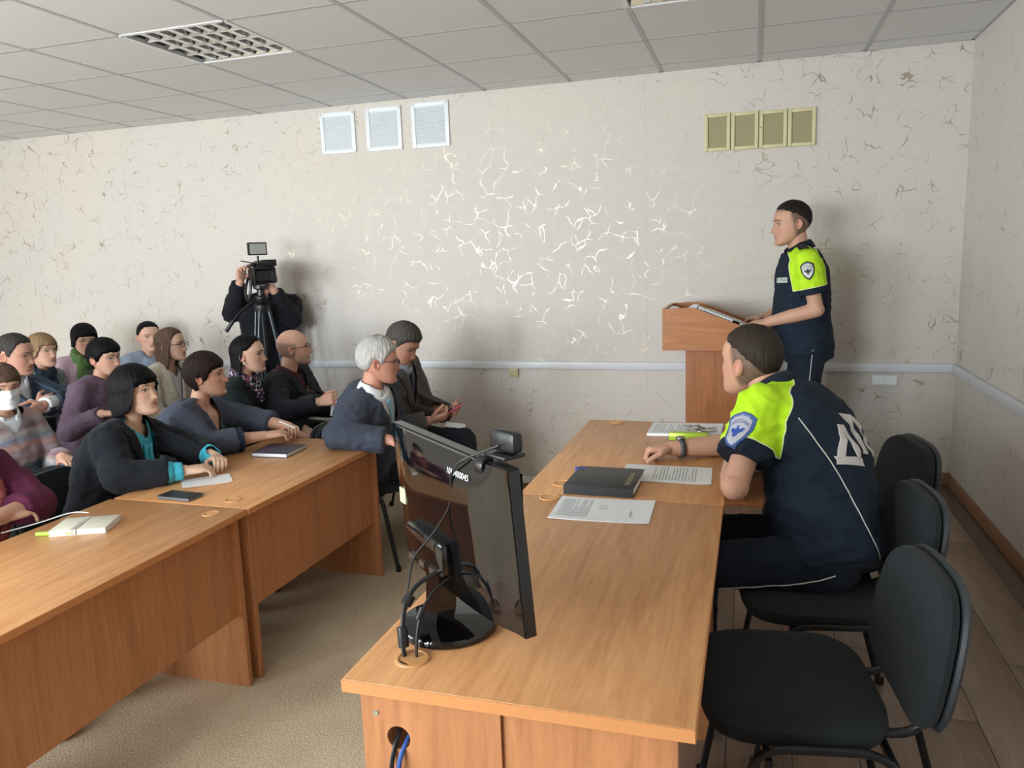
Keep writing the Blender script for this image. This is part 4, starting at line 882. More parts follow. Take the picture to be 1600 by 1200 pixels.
def wristband(k, sd, m, face, off=.0):
    W_, E = k.W[sd], k.E[sd]; d = (W_-E).normalized(); c = W_-d*(.018+off); u = V((0, 0, 1)); u = (u-d*u.dot(d)).normalized(); w_ = d.cross(u); mb = MB()
    r = .0335 if not k.f else .030
    mb.loft([ring(c+d*x, u, w_, rr, rr*1.05, 22, 2) for x, rr in ((-.009, r), (-.009, r+.003), (.009, r+.002), (.009, r-.001))]); o = k.part('watch', mb.v, mb.f, m)
    mb = MB(); mb.lathe(c+u*(r+.001), [(.017, 0), (.018, .004), (.016, .008)], 20, axis=u); k.part('watch_case', mb.v, mb.f, face)
def scarf(k, m, r=.075, th=.026, tails=((.05, .30), (-.045, .34)), gname=None, z=0, name='scarf'):
    l, f = k.frame(.95); c = k.at(.985); mb = MB(); up = k.spd
    for q_ in range(2):
        pts = [c+up*(z+.012+.026*q_-.018*math.sin(a))+l*(r*(1.05-.08*q_))*math.cos(a)+f*(r*(1.02-.05*q_)*math.sin(a)+.014) for a in [2*math.pi*i/20+q_*.5 for i in range(21)]]; mb.tube(pts, [th*(1+.18*math.sin(i*2.1+q_)) for i in range(21)], 10)
    for off, L in tails:
        t0_ = .93; pts = [c+l*off+f*(.075)+up*(-.0)]
        for j in range(1, 8):
            t_ = t0_-L/k.spl*j/7; a, b = lerp_table(k.tab, t_); pts.append(k.at(t_)+l*off*(1+.25*j/7)+k.frame(t_)[1]*(b+.030))
        mb.tube(pts, [th*1.05]+[th*(1.1+.15*math.sin(j*1.7)) for j in range(1, 8)], 10)
    c_, f_ = remesh(mb, .008, 3, .5, .010, 22, r*50); return k.part(name, c_, f_, m)
def patch_on(k, gname, centre, f, up, outline, m, lift=.004, name='badge', sub=3, thick=.002, parent=None):
    """flat outline (list of (x,y) metres) laid on a garment around a point, seen along -f"""
    bv0 = k.gar[gname][0] if isinstance(gname, str) else gname; f = V(f).normalized(); up = V(up); up = (up-f*up.dot(f)).normalized(); r_ = up.cross(f); b = bmesh.new()
    b.faces.new([b.verts.new((x, y, 0)) for x, y in outline]); bmesh.ops.triangulate(b, faces=b.faces[:])
    for _ in range(sub): bmesh.ops.subdivide_edges(b, edges=[e for e in b.edges if e.calc_length() > .008], cuts=1)
    bmesh.ops.triangulate(b, faces=b.faces[:]); ex = bmesh.ops.extrude_face_region(b, geom=b.faces[:]); top = set(v for v in ex['geom'] if isinstance(v, bmesh.types.BMVert)); vs = []
    b.verts.index_update()
    for v in b.verts:
        p = V(centre)+r_*v.co.x+up*v.co.y; hit = bv0.ray_cast(p+f*.25, -f)
        if hit[0] is None: q_ = bv0.find_nearest(p); hit = (q_[0], q_[1])
        vs.append(hit[0]+f*(lift+(thick if v in top else -.002)))
    fs_ = [tuple(v.index for v in fc.verts) for fc in b.faces]; b.free(); return k.part(name, vs, fs_, m, smooth=False)
# ---------------- people: who is where ----------------
HB = hairmat('black_hair', '#141215', '#08080a'); HBR = hairmat('dark_brown_hair', '#31241f', '#1c1413'); HBN = hairmat('brown_hair', '#6b5346', '#453429'); HBL = hairmat('blonde_hair', '#a08464', '#6f573f')
HW = hairmat('white_hair', '#cfcdc8', '#9d9b97'); HG = hairmat('greying_dark_hair', '#4a4644', '#2a2725'); HGR = hairmat('grey_hair', '#5d5853', '#3b3733'); HSH = hairmat('cropped_dark_hair', '#2a2523', '#191615')
SUN = cloth('navy_trousers', '#161f2c'); TBL = cloth('black_blazer', '#1a1c22'); SHW = cloth('white_shirt', '#dfe3e6', .04, 600)
# --- standing officer ---
pol = [dict(name='uniform_shirt', ease=.012, cut=.67, vox=.006, it=7, wr=.008, m=UNI, neon=True, t0=-.05, t1=.99, puff=.006)]
k = person(dict(label='standing officer in navy and neon uniform speaking at the podium', sex='m', head=(.205, 4.78, 1.838), pelvis=(.305, 4.80, 1.13), yaw=194, pitch=-3, chest=188, hips=186, stand=1, floor=ST, belly=.04, slouch=.0, bulk=1.09,
    h=dict(skin='#c99a80', stubble=('#41352e', .3), ear='#c4806c', jaw=1.06), hair=('fade', HSH, dict(thick=(.034, .014), strand=.003)), top=pol, trousers=SUN, collar=(SUN, .042, .064, 22),
    handL=dict(w=(.085, 4.66, 1.285), e=(.335, 4.60, 1.355), d=(-1, .12, -.15), n=(0, .3, -1), curl=.3), handR=dict(w=(.06, 4.95, 1.285), d=(-1, -.25, -.05), n=(0, -.3, -1), curl=.45)))
def shield(w_, h):
    return [(-w_, h*.62), (-w_*.6, h*.86), (0, h), (w_*.6, h*.86), (w_, h*.62), (w_*.98, 0), (w_*.72, -h*.5), (w_*.35, -h*.82), (0, -h), (-w_*.35, -h*.82), (-w_*.72, -h*.5), (-w_*.98, 0)]
EAGLE = [(0, .55), (.12, .75), (.2, .62), (.12, .45), (.35, .30), (.62, .48), (.95, .30), (.70, .16), (.80, .02), (.5, .02), (.45, -.12), (.25, -.12), (.28, -.42), (.12, -.36), (0, -.62), (-.12, -.36), (-.28, -.42), (-.25, -.12), (-.45, -.12), (-.5, .02), (-.80, .02), (-.70, .16), (-.95, .30), (-.62, .48), (-.35, .30), (-.12, .45), (-.2, .62), (-.12, .75)]
def sleeve_badge(k, sd, c, f, up, w_, h, rim, field, emb, txt):
    sh = lambda q_: [(x*q_, y*q_) for x, y in shield(w_, h)]
    patch_on(k, 'uniform_shirt', c, f, up, sh(1), rim, .003, 'sleeve_patch'); patch_on(k, 'uniform_shirt', c, f, up, sh(.80), field, .0042, 'patch_field')
    patch_on(k, 'uniform_shirt', V(c)-V(up).normalized()*h*.12, f, up, [(x*w_*.62, y*h*.5) for x, y in EAGLE], emb, .0056, 'eagle_emblem', 1)
    for word, size, yy, m in (('РОССИИ', h*.26, .47, emb), ('ПОЛИЦИЯ', h*.20, .80, txt)):
        me = text_mesh(word, size); bv0 = k.gar['uniform_shirt'][0]; F = V(f).normalized(); U_ = V(up); U_ = (U_-F*U_.dot(F)).normalized(); R_ = U_.cross(F); vs = []
        for v in me.vertices:
            y = v.co.y+h*yy-1.6*v.co.x*v.co.x/w_*.35; p = V(c)+R_*v.co.x*.92+U_*y; hit = bv0.ray_cast(p+F*.25, -F); q_ = hit[0] if hit[0] else p; vs.append(q_+F*.0075)
        fs_ = [tuple(p.vertices) for p in me.polygons]; k.part('patch_lettering', vs, fs_, m, smooth=False); bpy.data.meshes.remove(me)
S, E_ = k.S[1], k.E[1]; ua = (S-E_).normalized(); outw = (-k.cl*-1+V((0, -.2, 0))).normalized()
sleeve_badge(k, 1, S-ua*.055, (-.15, -1, .12), ua, .036, .052, plain('patch_black', '#2e3130', .7), plain('patch_white', '#d8d9d6', .7), plain('patch_dark', '#3a3d40', .7), plain('patch_grey', '#8f9596', .7))
EPB = plain('epaulette_cloth', '#14171d', .8)
sh_c = k.at(.965)+k.sl*.125; patch_on(k, 'uniform_shirt', sh_c, (-.25, -.55, .9), k.sl*-1, [(-.026, -.035), (.026, -.035), (.026, .018), (.014, .036), (-.014, .036), (-.026, .018)], EPB, .006, 'epaulette', 2, .004)
for dx, dy in ((0, .006), (-.014, -.018), (.014, -.018)): patch_on(k, 'uniform_shirt', sh_c+V((dx, 0, 0))-k.sl*dy, (-.25, -.55, .9), k.sl*-1, [(.004*math.cos(a*1.2566), .004*math.sin(a*1.2566)) for a in range(5)], CHROME, .0115, 'star', 0, .002)
cc = k.at(.70)+k.cl*.10+k.cf*.12; patch_on(k, 'uniform_shirt', cc, (-.62, -.78, .1), (0, 0, 1), [(-.052, -.014), (.052, -.014), (.052, .014), (-.052, .014)], plain('chest_tape', '#d4ddd6', .6), .004, 'chest_tape', 3)
me = text_mesh('ДПС ГИБДД', .019); F = V((-.62, -.78, .1)).normalized(); U_ = V((0, 0, 1)); U_ = (U_-F*U_.dot(F)).normalized(); R_ = U_.cross(F); vs = []
for v in me.vertices:
    p = cc+R_*v.co.x+U_*v.co.y; hit = k.gar['uniform_shirt'][0].ray_cast(p+F*.25, -F); vs.append((hit[0] if hit[0] else p)+F*.0085)
k.part('tape_lettering', vs, [tuple(p.vertices) for p in me.polygons], INK, smooth=False)
def leg_piping(k, sd, f):
    pts = []
    for q_ in range(15):
        s_ = q_/14; p = k.hip[sd]+(k.K[sd]-k.hip[sd])*min(1, s_*2) if s_ < .5 else k.K[sd]+(k.A[sd]-k.K[sd])*(s_*2-1); hit = k.trobv.ray_cast(p+f*.4, -f)
        if hit[0]: pts.append(hit[0]+f*.001)
    if len(pts) > 2: k.part('trouser_piping', *(lambda m_: (m_.v, m_.f))(MB().tube(pts, .0022, 6)), PIPE)
leg_piping(k, 1, V((0.1, -1, 0)).normalized())
# --- seated officer ---
pol2 = [dict(name='uniform_shirt', ease=.016, cut=.66, vox=.006, it=7, wr=.016, wsc=7, yoke=.092, m=UNI, neon=True, t0=-.1, t1=.99, puff=.012)]
k = person(dict(label='seated officer in navy and neon uniform leaning on the desk, back to the camera', sex='m', head=(-.004, 2.775, 1.318), pelvis=(.235, 2.47, .76), nb=(.085, 2.725, 1.215), yaw=141, pitch=2, chest=158, hips=178, floor=ST, slouch=.06, bulk=1.14, belly=.03, shoulder=.195, hh=.25,
    h=dict(skin='#c9987f', stubble=('#3c332c', .3), ear='#c98672'), hair=('fade', hairmat('cropped_brown_hair', '#40372f', '#2a231e'), dict(thick=(.034, .016), strand=.003)), top=pol2, trousers=SUN, collar=(SUN, .045, .066, 22),
    handL=dict(w=(-.06, 2.60, 1.00), e=(-.045, 2.365, .992), d=(.2, 1, .1), n=(0, 0, -1), curl=.5), handR=dict(w=(-.275, 2.805, .990), e=(.0, 2.93, .992), d=(-1, -.30, .02), n=(.05, -.30, -1), curl=.86, thumb=.5)))
wristband(k, -1, plain('grey_strap', '#4a4d50', .5), plain('watch_steel', '#9a9c9e', .25, 1), .012)
S, E_ = k.S[1], k.E[1]; ua = (S-E_).normalized()
sleeve_badge(k, 1, S-ua*.075+V((-.02, -.05, 0)), (-.62, -.75, .30), ua, .044, .062, plain('patch_blue', '#3f5e96', .7), plain('patch_silver', '#b9b9c2', .7), plain('patch_eagle_blue', '#2f55a5', .7), plain('patch_sky', '#a9b9d8', .7))
bn = -(k.cf*1.0)+V((0, 0, .25)); DD = [[(-.010, .075), (.012, .075), (.047, -.045), (.024, -.045)], [(-.010, .075), (.003, .055), (-.024, -.045), (-.047, -.045)], [(-.055, -.045), (.055, -.045), (.055, -.075), (-.055, -.075)]]
DD = [[(x*.85, y*.85) for x, y in q_] for q_ in DD]; cD = k.at(.69)+k.cl*.122
for poly in DD: patch_on(k, 'uniform_shirt', cD, bn, k.spd, poly, REFL, .003, 'back_letter', 4)
for poly in ([(-.045, -.06), (-.022, -.06), (-.022, .075), (-.045, .075)], [(.022, -.06), (.045, -.06), (.045, .075), (.022, .075)], [(-.022, .052), (.022, .052), (.022, .075), (-.022, .075)]): patch_on(k, 'uniform_shirt', k.at(.69)+k.cl*.012, bn, k.spd, poly, REFL, .003, 'back_letter', 4)
bvu = k.gar['uniform_shirt'][0]
def laid_line(k, bv0, pts, f, name, r=.002):
    f = V(f).normalized(); out = []; P2 = bez(pts, .06, 5)
    for a, b in zip(P2, P2[1:]):
        for q_ in range(4):
            p = a.lerp(b, q_/4); hit = bv0.ray_cast(p+f*.5, -f)
            if hit[0]: out.append(hit[0]+f*.0012)
    if len(out) > 2: m_ = MB().tube(out, r, 6); k.part(name, m_.v, m_.f, PIPE)
laid_line(k, bvu, [(.127, 2.552, 1.177), (.224, 2.561, 1.03), (.303, 2.556, .867), (.353, 2.548, .764), (.365, 2.538, .708)], (.1, -1, .15), 'back_piping')
laid_line(k, k.trobv, [(-.085, 2.15, .70), (.05, 2.16, .72), (.17, 2.2, .74), (.25, 2.25, .77)], (0, -1, .1), 'trouser_piping')

# --- audience ---
GA = 'people in the audience'
def aud(**s): s['group'] = GA; return person(s)
def H(**kw): return kw
def jacket(m, v=(.50, .075), ease=.020, lapel=.06, cut=1.93, **kw): return dict(name='jacket', ease=ease, cut=cut, m=m, v=v, lapel=lapel, **kw)
def shirt(m, name='shirt', ease=.008, **kw): return dict(name=name, ease=ease, m=m, **kw)
TEAL = cloth('turquoise_satin', '#45b5cc', .08, 300, .5); GRV = cloth('blue_grey_knit', '#4a5160', .2, 260)
k = aud(label='woman with black bob, black blazer and turquoise blouse, hands clasped on the desk', sex='f', head=(-2.735, 2.85, 1.15), pelvis=(-2.91, 2.76, .54), yaw=6, pitch=8, chest=14, bulk=1.06, bust=.03,
    h=H(skin='#d8b39a', lip='#a8625a', brow='#2a2220', cheek=.015, browt=.8), hair=('bob', HB, dict(thick=(.075, .07), flare=.03)), trousers=cloth('dark_trousers', '#1a1d24'),
    top=[shirt(TEAL, 'blouse', .010, cut=1.97, v=(.95, .05)), jacket(cloth('black_blazer_cloth', '#1c2027'), (.42, .095), .026, .05, 1.72)],
    handR=dict(w=(-2.455, 2.80, .800), e=(-2.635, 2.60, .812), d=(.72, .68, .06), n=(.1, .3, -.95), curl=.38), handL=dict(w=(-2.46, 3.02, .805), e=(-2.69, 3.10, .83), d=(.78, -.62, .10), n=(.1, -.35, -.9), curl=.45))
mb = MB(); bl = k.gar['blouse'][0]; l, f = k.frame(.8)
for off, t1_ in ((.018, .34), (-.022, .40)): 
    rows = [[k.at(.90+(t1_-.90)*j/10)+l*(off+.028*(i/3-.5))+f*.2 for i in range(4)] for j in range(11)]; v, f_ = drape(bl, rows, f, .012, .005); k.part('bow_tail', v, f_, TEAL)
for sd in (1, -1):
    E_, W_ = k.E[sd], k.W[sd]; a = E_+(W_-E_)*.66; b = E_+(W_-E_)*.80; d = (b-a).normalized(); u = d.orthogonal().normalized(); w_ = d.cross(u); mb = MB().loft([ring(a, u, w_, .052, .052), ring(b, u, w_, .047, .047), ring(b, u, w_, .043, .043), ring(a, u, w_, .046, .046)]); k.part('cuff', mb.v, mb.f, TEAL)
k = aud(label='woman with short brown hair in blue-grey V-neck dress, hands folded on the desk', sex='f', head=(-2.80, 3.42, 1.135), pelvis=(-2.98, 3.32, .54), yaw=24, pitch=4, chest=14, bulk=1.2, bust=.045, bodyease=.006, slouch=.02,
    h=H(skin='#cf9f87', lip='#a5655c', blush='#c47d6c', brow='#3a2a22', cheek=.012, nose=1.1), hair=('crop_f', HBR, dict(thick=(.085, .06), seed=3)), top=[dict(name='dress', ease=.020, wr=.009, cut=1.52, m=GRV, v=(.76, .085), puff=.006)],
    handR=dict(w=(-2.475, 3.44, .812), e=(-2.66, 3.20, .815), d=(.8, .6, .12), n=(.1, .3, -.95), curl=.36), handL=dict(w=(-2.47, 3.66, .812), e=(-2.72, 3.70, .84), d=(.75, -.65, .15), n=(.1, -.35, -.9), curl=.45))
B, N, up, l, f, Lh = k.gar['dress'][1]; mb = MB(); hb = k.gar['dress'][0].ray_cast(B+f*.6, -f); ball(mb, (hb[0] or B)+f*.006-up*.006, .014, .026, .009); k.part('neckline_bow', mb.v, mb.f, plain('burgundy_bow', '#7a2438', .7))
for sd in (-1,):
    E_, W_ = k.E[sd], k.W[sd]; d = (W_-E_).normalized(); u = d.orthogonal().normalized(); w_ = d.cross(u); a = E_+(W_-E_)*.5; rr = []
    for q_ in range(3): rr.append([a+d*(.02*q_-.01)+(u*math.cos(6.283*i/28)+w_*math.sin(6.283*i/28))*(.052+.008*q_*(1 if i % 2 else .3)) for i in range(28)])
    mb = MB().loft(rr, cap=False); k.part('ruffle_cuff', mb.v, mb.f, cloth('navy_ruffle', '#232a3a'))
t = thing('pen', 'white ballpoint pen held by the woman in the blue-grey dress', 'pen', (-2.40, 3.52, .842)); MB().tube([(-.03, -.01, .035), (.04, .03, -.01)], .0045, 8).build('barrel', WHITE, t); MB().tube([(.04, .03, -.01), (.048, .0345, -.015)], [.004, .001], 8).build('tip', CHROME, t)
def floral():
    m, nt, b = nmat('floral_scarf'); v = coords(nt); vo = nt.nodes.new('ShaderNodeTexVoronoi'); vo.inputs['Scale'].default_value = 55; nt.links.new(v, vo.inputs['Vector'])
    fl = math_n(nt, 'LESS_THAN', vo.outputs['Distance'], .42); pk = mixc(nt, math_n(nt, 'GREATER_THAN', tex_noise(nt, v, 40, 1), .52), srgb('#c9c3cf'), srgb('#8f3d55')); nt.links.new(mixc(nt, fl, srgb('#1d1d33'), pk), b.inputs['Base Color']); b.inputs['Roughness'].default_value = .7; return m
k = aud(label='woman with long black hair, pearl earring and floral scarf', sex='f', head=(-2.99, 4.06, 1.165), pelvis=(-3.12, 4.02, .54), yaw=18, pitch=2, chest=12,
    h=H(skin='#d6aa92', brow='#241c1a', lip='#b56f68'), hair=('tucked', HB, dict(thick=(.045, .05), strand=.004)), top=[dict(name='sweater', ease=.016, cut=1.95, m=cloth('bottle_black_knit', '#1a2426'))],
    handR=dict(w=(-2.66, 3.99, .70), d=(.9, .1, -.3), n=(0, 0, -1), curl=.35), handL=dict(w=(-2.68, 4.14, .68), d=(.9, -.2, -.2), n=(0, 0, -1), curl=.3))
scarf(k, floral(), .070, .026, tails=((.0, .08),)); mb = MB(); ball(mb, k.hw((.36, -.02, -.20)), .0055); ball(mb, k.hw((.36, -.02, -.165)), .003); k.part('pearl_earring', mb.v, mb.f, plain('pearl', '#e4dfd4', .2))
k = aud(label='bald man in glasses, dark blazer and burgundy shirt writing on his lap', sex='m', head=(-2.935, 4.47, 1.155), pelvis=(-3.06, 4.52, .55), yaw=32, pitch=5, chest=12,
    h=H(skin='#d0a08a', bald=1, stubble=('#6a5a50', .17), brow='#5b463a', ear='#c98672', beard='#7d6558'), top=[shirt(cloth('burgundy_shirt', '#43202b', .1), 'shirt', .010), jacket(cloth('charcoal_blazer', '#22252d'), (.30, .07), .024, .055)], collar=(cloth('burgundy_shirt', '#43202b', .1), .040, .064, 20),
    glasses=(plain('brown_glasses_frame', '#4a3028', .35), .088, .068), handR=dict(w=(-2.60, 4.20, .845), e=(-2.83, 4.10, .78), d=(.85, .1, .25), n=(-.1, .9, -.5), curl=.75), handL=dict(w=(-2.62, 4.42, .76), d=(.9, -.3, .1), n=(0, -.2, 1), curl=.5))
t = thing('pen', 'red pen in the hand of the bald man', 'pen', (-2.52, 4.215, .868)); MB().tube([(-.06, .01, .03), (.03, 0, -.02)], .004, 8).build('barrel', plain('red_pen', '#b0303a', .4), t); MB().tube([(.03, 0, -.02), (.037, -.001, -.0245)], [.0035, .001], 8).build('tip', CHROME, t)
t = thing('notepad', 'white notepad held by the bald man', 'notepad', (-2.50, 4.30, .815)); t.rotation_euler = (math.radians(18), math.radians(-26), .3); MB().box(-.075, .075, -.10, .10, 0, .002).build('cover', BLK, t); MB().box(-.073, .073, -.098, .098, .002, .010, bev=.001).build('pages', PAPER, t)
k = aud(label='white-haired man in glasses and charcoal cardigan, forearm on the desk end', sex='m', head=(-1.95, 3.77, 1.17), pelvis=(-2.08, 3.93, .55), yaw=31, pitch=-3, chest=8, hips=10, bulk=1.14, belly=.05, slouch=.05, hh=.25,
    h=H(skin='#c98e78', blush='#b8695a', ear='#bd6d5c', brow='#8d8781', jaw=1.08, cheek=.012), hair=('full', HW, dict(thick=(.075, .055), strand=.012, seed=5)), glasses=(plain('thin_dark_frame', '#2b2523', .3), .085, .055),
    top=[shirt(SHW, 'shirt', .010), dict(name='cardigan', ease=.026, cut=1.95, m=cloth('charcoal_knit', '#3d4350', .25, 180, rib=60), v=(.40, .075), wr=.014)], collar=(SHW, .040, .058, 24), tie=(plain('sky_blue_tie', '#8fb6cf', .5, var=.15, nscale=120), 'shirt', .35),
    handR=dict(w=(-1.79, 3.52, .795), e=(-2.06, 3.47, .82), d=(.95, .1, -.25), n=(0, 0, -1), curl=.3), handL=dict(w=(-1.78, 3.98, .66), d=(1, -.2, -.1), n=(0, 0, -1), curl=.3))
k = aud(label='dark-haired man in grey jacket bent over his phone', sex='m', head=(-2.07, 4.34, 1.20), pelvis=(-2.17, 4.45, .56), yaw=-4, pitch=-30, chest=4, hips=-4, slouch=.06, bulk=1.06, belly=.03, kneeR=(-1.66, 4.26, .63), footR=(-1.60, 4.22, .12),
    h=H(skin='#c28f78', brow='#3a302a', jaw=1.05, eye=.5), hair=('full', HGR, dict(thick=(.085, .045), strand=.010, seed=9)), top=[shirt(cloth('pale_blue_shirt', '#9aa6b4', .06, 600), 'shirt', .010), jacket(cloth('grey_brown_jacket', '#5a5654', .15), (.34, .07), .026, .06)],
    collar=(MATS['pale_blue_shirt'], .042, .066, 20), tie=(plain('dark_dotted_tie', '#1c2236', .6), 'shirt', .3),
    handR=dict(w=(-1.86, 4.215, .745), d=(.9, .35, .15), n=(0, .6, .8), curl=.55), handL=dict(w=(-1.82, 4.40, .755), d=(.9, -.4, .15), n=(0, -.6, .8), curl=.65))
t = thing('phone', 'dark smartphone in a pink case in the hands of the man in grey jacket', 'phone', (-1.745, 4.31, .795)); t.rotation_euler = (.1, math.radians(-28), .2); MB().box(-.07, .07, -.035, .035, 0, .009, bev=.004).build('case', plain('pink_case', '#c23a63', .5), t); MB().box(-.067, .067, -.032, .032, .0088, .0098).build('screen', BLKG, t)
t = thing('paper_notes', 'folded white notes lying on the knee of the man in grey jacket', 'paper', (-1.72, 4.28, .705)); t.rotation_euler = (.1, .18, .3); MB().box(-.06, .06, -.04, .04, 0, .004).build('sheets', PAPER, t)
k = aud(label='woman with long brown hair, glasses and cream blazer', sex='f', head=(-3.97, 4.52, 1.17), pelvis=(-4.14, 4.50, .54), yaw=16, pitch=3, chest=6,
    h=H(skin='#d6ac95', brow='#4a362c', lip='#b36a62'), hair=('long', HBN, dict(thick=(.045, .045), flare=.02, strand=.005)), glasses=(plain('thin_dark_frame', '#2b2523', .3), .092, .070), top=[shirt(SHW, 'top', .008, v=(.92, .05)), jacket(cloth('cream_blazer', '#c9c0ae', .06), (.42, .075), .022, .05)])
k = aud(label='woman with short dark hair in purple turtleneck behind the black-bobbed woman', sex='f', head=(-3.92, 3.87, 1.165), pelvis=(-4.10, 3.80, .54), yaw=0, pitch=0, chest=5, bulk=1.12,
    h=H(skin='#cfa089', brow='#2b2220'), hair=('crop_f', HB, dict(thick=(.07, .05), seed=8)), top=[dict(name='sweater', ease=.020, cut=1.97, m=cloth('mauve_knit', '#6a5768', .12), t1=1.03)], handR=dict(w=(-3.74, 3.62, .86), d=(.6, .7, 0), n=(0, 0, -1)))
k = aud(label='woman with pulled-back hair in pale blue by the back wall', sex='f', head=(-4.56, 4.96, 1.185), pelvis=(-4.72, 4.97, .54), yaw=-32, pitch=0, chest=-20,
    h=H(skin='#d3a68f', brow='#2b2220'), hair=('bun', HB, dict(thick=(.022, .02), strand=.003)), top=[dict(name='sweater', ease=.018, cut=1.95, m=cloth('pale_blue_knit', '#8e9bad', .1))])
mb = MB(); l, f = k.frame(.8)
rows = [[k.at(.95-.45*j/10)+l*(.075+.03*(i/2-.5))+f*.2 for i in range(3)] for j in range(11)]; v, f_ = drape(k.gar['sweater'][0], rows, f, .006, .005); k.part('bag_strap', v, f_, plain('navy_strap', '#2a3d66', .7))
k = aud(label='woman in round glasses with green scarf and pink top', sex='f', head=(-4.955, 4.72, 1.185), pelvis=(-5.10, 4.72, .54), yaw=-30, pitch=-4, chest=-25,
    h=H(skin='#cf9f88', brow='#2b2220', cheek=.02), hair=('cap_f', HB, dict(thick=(.075, .06))), glasses=(plain('gold_frame', '#b59a62', .3, .8), .090, .078), top=[dict(name='cardigan', ease=.018, cut=1.95, m=cloth('dusty_pink', '#b79aa5', .08))])
scarf(k, cloth('green_scarf', '#587646', .2), .078, .034, tails=((.05, .34), (-.05, .38)))
k = aud(label='blonde woman in dark patterned scarf behind the man in blue suit', sex='f', head=(-4.79, 4.19, 1.17), pelvis=(-4.97, 4.15, .54), yaw=0, pitch=0, chest=0,
    h=H(skin='#cfa28c', brow='#5a4636'), hair=('cap_f', HBL, dict(thick=(.05, .05), flare=.02)), top=[dict(name='jacket', ease=.020, cut=1.95, m=cloth('grey_green_jacket', '#7d8684', .15))])
scarf(k, cloth('dark_scarf', '#1f2a38', .3), .072, .026, tails=((.04, .25),))
SUI = cloth('blue_grey_suit', '#39475a', .1)
k = aud(label='man in blue-grey suit and dark tie, arms folded, wristwatch showing', sex='m', head=(-4.275, 3.55, 1.225), pelvis=(-4.42, 3.48, .55), yaw=17, pitch=-5, chest=0, slouch=.05, bulk=1.08,
    h=H(skin='#c08d78', brow='#5b4a40', jaw=1.06, ear='#b9735f'), hair=('short', HG, dict(thick=(.045, .022), strand=.006)), top=[shirt(SHW, 'shirt', .010, cut=1.99), jacket(SUI, (.42, .07), .026, .055, 1.88)], collar=(SHW, .044, .066, 20), tie=(plain('navy_tie', '#1f2a44', .6), 'shirt', .35), trousers=SUI,
    handR=dict(w=(-4.10, 3.50, .93), e=(-4.24, 3.27, .84), d=(.2, .9, .15), n=(-.9, .2, -.2), curl=.3), handL=dict(w=(-4.045, 3.50, .93), e=(-4.16, 3.78, .90), d=(.25, -.9, -.25), n=(-.9, -.2, -.2), curl=.25))
wristband(k, 1, CHROME, plain('watch_dial', '#cfd2d2', .25), .01)
def stripes():
    m, nt, b = nmat('striped_knit'); v = coords(nt); sp = nt.nodes.new('ShaderNodeSeparateXYZ'); nt.links.new(v, sp.inputs[0]); z = math_n(nt, 'ADD', sp.outputs[2], math_n(nt, 'MULTIPLY', tex_noise(nt, v, 8, 2), .04)); fr = math_n(nt, 'FRACT', math_n(nt, 'MULTIPLY', z, 6.2))
    c = ramp(nt, fr, [(0, srgb('#9a8f95')), (.22, srgb('#b98f84')), (.42, srgb('#7f8a9c')), (.62, srgb('#b0a6a2')), (.80, srgb('#8a6f74')), (1, srgb('#9a8f95'))]); nt.links.new(c, b.inputs['Base Color']); b.inputs['Roughness'].default_value = .95; bump(nt, b, tex_noise(nt, v, 200, 2), .5, .002); return m
k = aud(label='person in white face mask and striped sweater at the left edge', sex='f', head=(-3.70, 2.97, 1.135), pelvis=(-3.86, 2.95, .54), yaw=-20, pitch=-3, chest=-8, bulk=1.15,
    h=H(skin='#cc9d86', brow='#3a2a22'), hair=('crop_f', HBN, dict(thick=(.055, .04))), top=[shirt(SHW, 'shirt', .008), dict(name='sweater', ease=.022, cut=1.85, m=stripes(), v=(.88, .06))], collar=(SHW, .034, .060, 24),
    handL=dict(w=(-3.50, 3.10, .74), d=(.9, -.3, -.1), n=(0, 0, -1)))
rows = [[(x_, 1.0, z_) for x_ in [-.27+.54*i/12 for i in range(13)]] for z_ in [-.02-.42*j/10 for j in range(11)]]; vs = []
for j, row in enumerate(rows):
    for (x_, y_, z_) in row:
        xx = x_*(1 if j < 7 else 1-.09*(j-6)); hit = k.hbv.ray_cast(V((xx, 2, z_)), V((0, -1, 0))); y_ = hit[0].y if hit[0] else .1; y_ = max(y_, .40*(1-(xx/.33)**2)+.02*math.cos(j*2.1)) if abs(xx) < .2 else y_; vs.append(k.hw((xx, y_+.03, z_)))
k.part('face_mask', vs, [(j*13+i, j*13+i+1, (j+1)*13+i+1, (j+1)*13+i) for j in range(10) for i in range(12)], PAPER)
k = aud(label='person in burgundy knit with coral scarf, cut off by the left edge', sex='f', head=(-2.83, 2.08, 1.15), pelvis=(-3.0, 2.10, .54), yaw=10, pitch=0, chest=4, bulk=1.15,
    h=H(skin='#d3a890'), hair=('crop_f', HBR, {}), top=[dict(name='sweater', ease=.024, cut=1.55, m=cloth('burgundy_knit', '#5c2440', .15))], handR=dict(w=(-2.70, 2.10, .80), e=(-2.80, 1.86, .80), d=(.2, 1, 0), n=(0, 0, -1)), handL=dict(w=(-2.68, 2.06, .82), e=(-2.75, 2.29, .79), d=(.1, -1, .1), n=(0, 0, -1)))
scarf(k, cloth('coral_scarf', '#9c5552', .25), .080, .030, tails=((.07, .36), (-.06, .36)))

